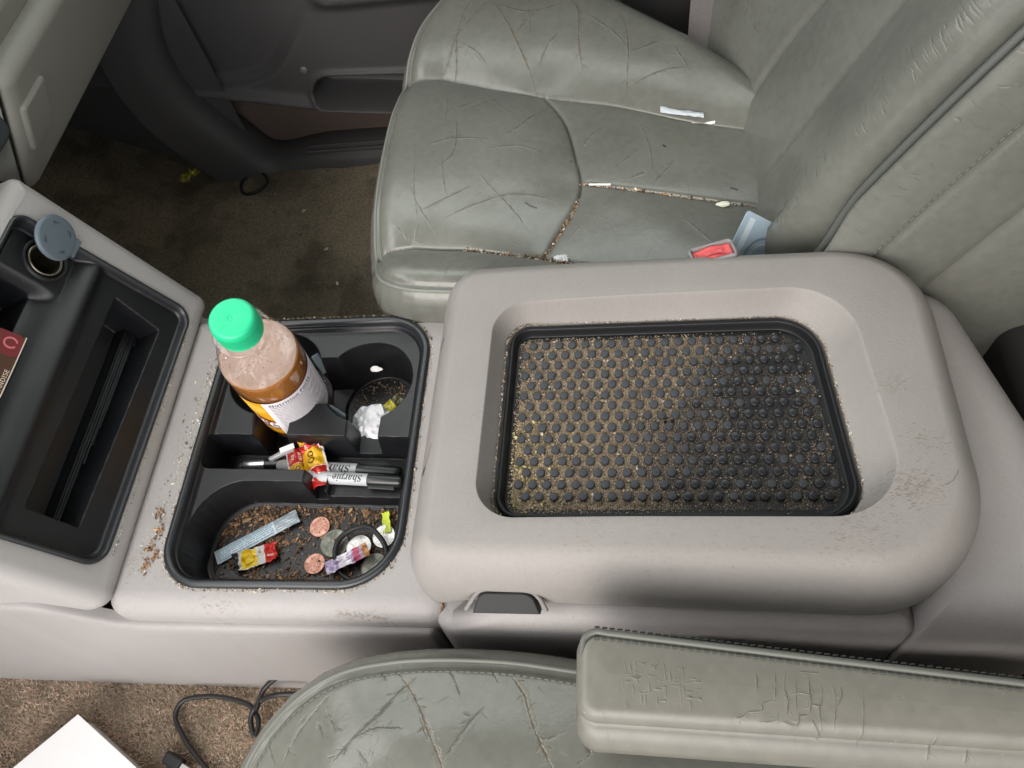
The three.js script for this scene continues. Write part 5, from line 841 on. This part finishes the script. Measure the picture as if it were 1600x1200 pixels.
// things on the passenger seat
{
  const s1 = [.0333, -.6909], s2 = [.0772, -.6777], y = (p) => paxY(p[0], p[1]);
  const st = group('straw_sleeve', 'empty clear straw sleeve lying across the far seat seam', 'straw sleeve');
  mesh('film', grid(30, 6, (u, v) => { const x = lerp(s1[0], s2[0], u), z = lerp(s1[1], s2[1], u) + (v - 0.5) * 0.0075; return [x, Math.max(paxY(x, z), y(s1)) + 0.0012 + 0.0012 * Math.sin(v * 3.14) + 0.0012 * vnoise(u * 9, v * 4), z]; }, (u, v) => [u, v]), phys({ color: lin(0.68, 0.74, 0.8), roughness: 0.3, transmission: 0.25 }), st);
  mesh('torn_end', grid(12, 2, (u, v) => { const x = lerp(s2[0] - 0.012, s2[0] + 0.012, u), z = s2[1] + 0.0035 + (v - 0.5) * 0.002; return [x, paxY(x, z) + 0.0015, z]; }, (u, v) => [u, v]), mPaper, st);
  const seatScrap = (label, u, g, m, dy, ry, rx = 0) => tag(put(mesh('paper_scrap', g, m), u[0], paxY(u[0], u[1]) + dy, u[1], ry, rx), label, 'paper scrap');
  seatScrap('crumpled white tissue in the near seat seam', [-.066, -.4902], crumple(0.0135, 0.5, 3.3, 0.5, 4).scale(1.15, 1, 0.62), mPaper, 0.003, -0.35);
  seatScrap('pale chip lying on the middle seat seam', [.088, -.5545], crumple(0.008, 0.3, 8.8, 0.3, 3).scale(1.2, 1, 0.55), std({ color: lin(0.75, 0.77, 0.62), roughness: 0.7 }), 0.0025, 0.1);
  seatScrap('thin white paper sliver at the start of the middle seam', [-.0304, -.5845], new RoundedBoxGeometry(0.022, 0.0012, 0.0022, 2, 0.0004), mPaper, 0.004, -0.09);
  // plastic card stuck upright between cushion and backrest
  const art = drawing(512, 820, (g, W, H) => { const gr = '#9fb3c2'; g.fillStyle = gr; g.fillRect(0, 0, W, H); g.strokeStyle = 'rgba(95,116,134,0.7)'; g.lineWidth = 22; g.beginPath(); g.ellipse(360, 330, 190, 190, 0, 0.6, 4.6); g.stroke(); g.lineWidth = 10; g.strokeStyle = 'rgba(210,222,230,0.9)'; g.beginPath(); g.ellipse(350, 340, 130, 150, 0, 0.3, 4.9); g.stroke(); g.fillStyle = '#c4d2db'; g.fillRect(60, 40, 60, 420); g.save(); g.translate(330, 800); g.rotate(-Math.PI / 2); g.fillStyle = '#1d3f86'; g.font = 'italic bold 150px sans-serif'; g.fillText('ullass', 0, 60); g.restore(); });
  const card = group('plastic_card', 'pale blue plastic card tucked between seat cushion and backrest', 'card');
  const cs = new THREE.Shape(), w = 0.054 / 2, h = 0.0856 / 2, r = 0.003; cs.moveTo(-w + r, -h); cs.lineTo(w - r, -h); cs.quadraticCurveTo(w, -h, w, -h + r); cs.lineTo(w, h - r); cs.quadraticCurveTo(w, h, w - r, h); cs.lineTo(-w + r, h); cs.quadraticCurveTo(-w, h, -w, h - r); cs.lineTo(-w, -h + r); cs.quadraticCurveTo(-w, -h, -w + r, -h);
  const cg = new THREE.ExtrudeGeometry(cs, { depth: 0.0008, bevelEnabled: false }); const up = cg.attributes.uv; for (let i = 0; i < up.count; i++) up.setXY(i, up.getX(i) / (2 * w) + 0.5, up.getY(i) / (2 * h) + 0.5);
  mesh('card_body', cg, phys({ map: art, roughness: 0.3 }), card);
  const A = new THREE.Vector3(...[.1008, .374, -.4997]), B = new THREE.Vector3(...[.1261, .352, -.5024]), D = new THREE.Vector3(...[.1173, .33, -.4822]);
  const X = B.clone().sub(A).normalize(), Yd = A.clone().sub(D); Yd.addScaledVector(X, -Yd.dot(X)).normalize(); const Zd = X.clone().cross(Yd);
  card.quaternion.setFromRotationMatrix(new THREE.Matrix4().makeBasis(X, Yd, Zd)); card.position.copy(A).addScaledVector(X, w).addScaledVector(Yd, -h);
}
// brown printed leaflet in the storage bin
{
  const t = drawing(512, 512, (g, W, H) => { g.fillStyle = '#4a270a'; g.fillRect(0, 0, W, H); g.fillStyle = '#761419'; g.beginPath(); g.ellipse(420, 70, 110, 80, 0.3, 0, 7); g.fill(); g.strokeStyle = '#d8757a'; g.lineWidth = 12; g.beginPath(); g.ellipse(430, 66, 40, 32, 0, 0.5, 6); g.stroke(); g.save(); g.translate(494, 500); g.rotate(-Math.PI / 2); g.fillStyle = '#e9dfd0'; g.font = '40px sans-serif'; g.fillText('MERCHANDISE', 0, 0); g.restore(); g.strokeStyle = '#d9cfc2'; g.lineWidth = 8; g.beginPath(); g.moveTo(508, 0); g.lineTo(508, 512); g.stroke(); });
  const P0 = [.1361, -.3581], P1 = [.1376, -.301], lf = group('leaflet', 'brown printed leaflet with a red corner in the storage bin', 'leaflet');
  const dz = P1[1] - P0[1];
  mesh('page', grid(10, 10, (u, v) => { const s = lerp(P0[0] + 0.06, P0[0], u), z = lerp(P0[1], P0[1] + 0.075, v); return S(s, lerp(-0.034, -0.019, u) + 0.001 * Math.sin(v * 3), z); }, (u, v) => [u, 1 - v]), std({ map: t, roughness: 0.5 }), lf);
}
// litter on the passenger floor
{
  const u = [-.7138, .068, -.929], gt = drawing(96, 96, (g, W, H) => { g.fillStyle = '#a9a02c'; g.fillRect(0, 0, W, H); g.fillStyle = '#3c3d12'; for (let i = 0; i < 26; i++) g.fillRect(rnd() * W, rnd() * H, rr(4, 16), rr(3, 9)); });
  tag(put(mesh('candy_wrapper', film(0.034, 0.015, 0.008, 2.9), foilM(gt)), u[0], u[1], u[2], 0.9), 'yellow green wrapper on the dark footwell carpet', 'wrapper');
  const sp = [[[-.5002, .066, -.84], 0.006], [[-.6819, .066, -.9414], 0.003], [[-.4482, .066, -.7588], 0.004], [[-.419, .066, -.6921], 0.004], [[-.7283, .066, -.836], 0.005], [[-.5567, .066, -.8801], 0.002]];
  sp.forEach(([p, r], k) => tag(put(mesh('food_crumb', crumple(r * 1.1, 0.4, k * 3.1, 0.4, 2).scale(1.4, 1, 0.7), std({ color: k === 4 ? lin(0.04, 0.035, 0.03) : lin(0.62, 0.58, 0.42), roughness: 0.9 })), ...p, rnd() * 3), 'pale crumb on the passenger footwell carpet', 'crumb', 'crumbs on the passenger footwell carpet'));
}
// driver side floor: paper, cable, clip
{
  const p = group('paper_booklet', 'blank white booklet lying on the driver side carpet', 'booklet');
  const a = [-.589, .092, -.1043], b = [-.643, .092, -.0506], c = [-.5052, .092, -.0569], y = 0.092;
  const e1 = [b[0] - a[0], b[2] - a[2]], e2 = [c[0] - a[0], c[2] - a[2]], l1 = Math.hypot(...e1), l2 = Math.hypot(...e2), u1 = e1.map((q) => q / l1), u2 = e2.map((q) => q / l2);
  for (let k = 0; k < 3; k++) { const f = (u, v, dy) => { const s = u * 0.21 + 0.0008 * k, t = v * 0.28 + 0.0006 * k; return [a[0] + u1[0] * s + u2[0] * t, y - k * 0.0013 + dy + 0.006 * Math.sin(u * 2) * v - 0.055 * sst(0.2, 1, v) * 0.0 + 0.0, a[2] + u1[1] * s + u2[1] * t]; };
    mesh('page', grid(16, 16, (u, v) => f(u, v, 0), (u, v) => [u, v]), mPaper, p); }
  mesh('cover', loft([0.058, y - 0.006].map((yy) => ring(rpoly([[0.004, 0.004], [0.2, 0.004], [0.2, 0.27], [0.004, 0.27]].map(([s, t]) => [a[0] + u1[0] * s + u2[0] * t, a[2] + u1[1] * s + u2[1] * t]), 0.002, 3, 6), yy)), { capEnd: true }), std({ color: lin(0.6, 0.58, 0.55), roughness: 0.9 }), p);
  const cab = group('charging_cable', 'black cable looped on the tan carpet beside the driver seat', 'cable');
  const cp = [[-.4229, .07, -.0483], [-.4542, .069, -.0705], [-.4768, .07, -.0907], [-.4909, .071, -.11], [-.4864, .073, -.1233], [-.4601, .076, -.1295], [-.4295, .078, -.1277], [-.4038, .08, -.1207], [-.3918, .08, -.1063], [-.3928, .08, -.0929], [-.3999, .083, -.1104], [-.3891, .09, -.1252], [-.3691, .1, -.1297], [-.3434, .1, -.1318]];
  mesh('cord', tube(cp, 0.0026, 160, 10), mCord, cab);
  mesh('cord', tube([[-.3925, .09, -.1158], [-.3879, .092, -.1355], [-.371, .1, -.1471], [-.3432, .11, -.1497], [-.3095, .11, -.152]], 0.0026, 60, 10), mCord, cab);
  const q = [-.4767, .075, -.0659], plug = mesh('plug', at(new RoundedBoxGeometry(0.022, 0.011, 0.013, 3, 0.003).rotateY(-0.4), ...q), mCord, cab); mesh('plug_tip', at(new RoundedBoxGeometry(0.012, 0.006, 0.009, 2, 0.001).rotateY(-0.4), q[0] + 0.014, q[1], q[2] + 0.007), phys({ color: lin(0.5, 0.5, 0.5), metalness: 0.8, roughness: 0.3 }), plug);
}
// ---------------------------------------------------------------- crumbs and tobacco shreds
function scatter(name, label, n, size, cols, pick, thin = 1) {
  const im = new THREE.InstancedMesh(new THREE.IcosahedronGeometry(size, 0), std({ color: 0xffffff, roughness: 0.9 }), n), o = new THREE.Object3D(), c = new THREE.Color();
  for (let k = 0; k < n; k++) { const [x, y, z, sc = 1] = pick(k), s = rr(0.5, 1.4) * sc; o.position.set(x, y + size * s * 0.35, z); o.rotation.set(rnd() * 6, rnd() * 6, rnd() * 6); o.scale.set(s * rr(1, 1 + thin), s * 0.6, s * rr(0.5, 1)); o.updateMatrix(); im.setMatrixAt(k, o.matrix); const q = cols[(rnd() * cols.length) | 0], v = rr(0.6, 1.2); c.setRGB(q[0] * v, q[1] * v, q[2] * v); im.setColorAt(k, c); }
  im.name = name; im.userData = { kind: 'stuff', label, category: 'crumbs' }; im.castShadow = true; scene.add(im); return im;
}
const TAN = [[0.45, 0.36, 0.24], [0.6, 0.52, 0.38], [0.3, 0.22, 0.14], [0.12, 0.09, 0.06], [0.66, 0.6, 0.5]], BROWN = [[0.28, 0.15, 0.075], [0.36, 0.2, 0.1], [0.16, 0.09, 0.05], [0.45, 0.3, 0.17], [0.09, 0.06, 0.04]], PALE = [[0.6, 0.58, 0.52], [0.5, 0.45, 0.36], [0.2, 0.17, 0.13]];
const inBin = inset(binPoly, 0.007);
scatter('bin_crumbs', 'brown tobacco crumbs over the coin bin floor', 3600, 0.0009, BROWN, () => { for (;;) { const x = rr(-0.393, -0.207), z = rr(-0.278, -0.19); if (sdPoly(x, z, inBin) > 0) continue; const d = 0.15 + 0.85 * sst(0.42, 0.62, fbm(x * 60, z * 60, 3)) + 0.5 * sst(-0.255, -0.272, z); if (rnd() < d) return [x, BINY, z, rnd() < 0.1 ? 1.8 : 0.9]; } }, 1.8);
scatter('cup_crumbs', 'crumbs on the cup well floors', 800, 0.0008, [...BROWN, ...TAN], (k) => { const [cx, cz, r] = k % 3 ? CB : CA, a = rnd() * 6.28, q = (r - 0.008) * Math.sqrt(rr(0.1, 1)); return [cx + q * Math.cos(a), CUPY, cz + q * Math.sin(a)]; }, 1.2);
{ const edge = inset(trayOut, -0.0055); scatter('rim_crumbs', 'crumbs caught along the cup tray rim', 900, 0.0006, TAN, () => { const i = (rnd() * edge.length) | 0, p = edge[i], q = edge[(i + 1) % edge.length], t = rnd(); return [lerp(p[0], q[0], t) + rr(-0.0016, 0.0016), 0.3, lerp(p[1], q[1], t) + rr(-0.0016, 0.0016), rnd() < 0.1 ? 1.7 : 1]; }); }
{ const edge = inset(matOut, -0.002); scatter('mat_edge_crumbs', 'crumbs along the edge of the rubber mat', 800, 0.00055, TAN, () => { const i = (rnd() * edge.length) | 0, p = edge[i], q = edge[(i + 1) % edge.length], t = rnd(); return [lerp(p[0], q[0], t) + rr(-0.001, 0.001), 0.3638 + rr(0, 0.0006), lerp(p[1], q[1], t) + rr(-0.001, 0.001), 1]; }); }
{ const spots = [[[-.4202, -.2143], 0.008, 60], [[-.4164, -.229], 0.006, 40], [[-.4132, -.2057], 0.006, 40], [[-.4039, -.2421], 0.005, 46], [[-.4195, -.1971], 0.007, 30], [[-.4221, -.247], 0.008, 16]];
  scatter('tobacco_shreds', 'brown tobacco shreds on the console panel by the tray', 120, 0.0011, BROWN, () => { const [c, r] = spots[(rnd() * spots.length) | 0], a = rnd() * 6.28, q = r * rnd(); return [c[0] + q * Math.cos(a) * 0.6, 0.3, c[1] + q * Math.sin(a), 1]; }, 2.4); }
{ const A = [-.4148, -.4106], B = [-.4185, -.1887]; scatter('panel_crumbs', 'pale crumbs along the taupe console panel', 330, 0.0006, PALE, () => { const t = rnd(), w = rr(-1, 1); return [lerp(A[0], B[0], t) + 0.012 * w * w * w, 0.3, lerp(A[1], B[1], t), rnd() < 0.12 ? 2 : 1]; }); }
const along = (poly, j) => { const k = Math.min(poly.length - 2, (rnd() * (poly.length - 1)) | 0), t = rnd(); return [lerp(poly[k][0], poly[k + 1][0], t) + rr(-j, j), lerp(poly[k][1], poly[k + 1][1], t) + rr(-j, j)]; };
scatter('seat_crumbs', 'crumbs caught in the passenger seat seams', 760, 0.00095, [...TAN, ...BROWN], (k) => { const p = k % 3 === 0 ? along(seamMid, 0.0014) : k % 3 === 1 ? along(seamNear.slice(3, 8), 0.0022) : along(seamV.slice(20), 0.0012); return [p[0], paxY(p[0], p[1]), p[1], rnd() < 0.08 ? 2 : 1]; });
scatter('backrest_gap_crumbs', 'crumbs in the gap between seat cushion and backrest', 320, 0.0011, TAN, () => { const p = along([[.1332, -.6686], [.1348, -.6168], [.1342, -.5643], [.1325, -.5059]], 0.0014); return [p[0], 0.327, p[1], rnd() < 0.1 ? 2.2 : 1]; });
{ const c = [-.1554, -.1691], d = [-.1675, -.1573]; scatter('crack_crumbs', 'brown crumbs in the console seam below the lid', 90, 0.0007, BROWN, () => { const t = rnd(); return [lerp(c[0], d[0], t) + rr(-0.001, 0.001) + 0.004 * Math.sin(t * 3.14), 0.297 - 0.012 * t, lerp(c[1], d[1], t) + rr(-0.001, 0.001) - 0.002]; }); }
{ const s = [[0.0155, -0.189], [0.0125, -0.459]]; scatter('bin_rim_crumbs', 'dust grains along the storage bin edge', 260, 0.0005, PALE, () => { const t = rnd(); return S(lerp(0.0125, 0.0115, t) + rr(-0.002, 0.001), 0.0012, lerp(-0.2, -0.445, t)); }); }

renderer.render(scene, camera);
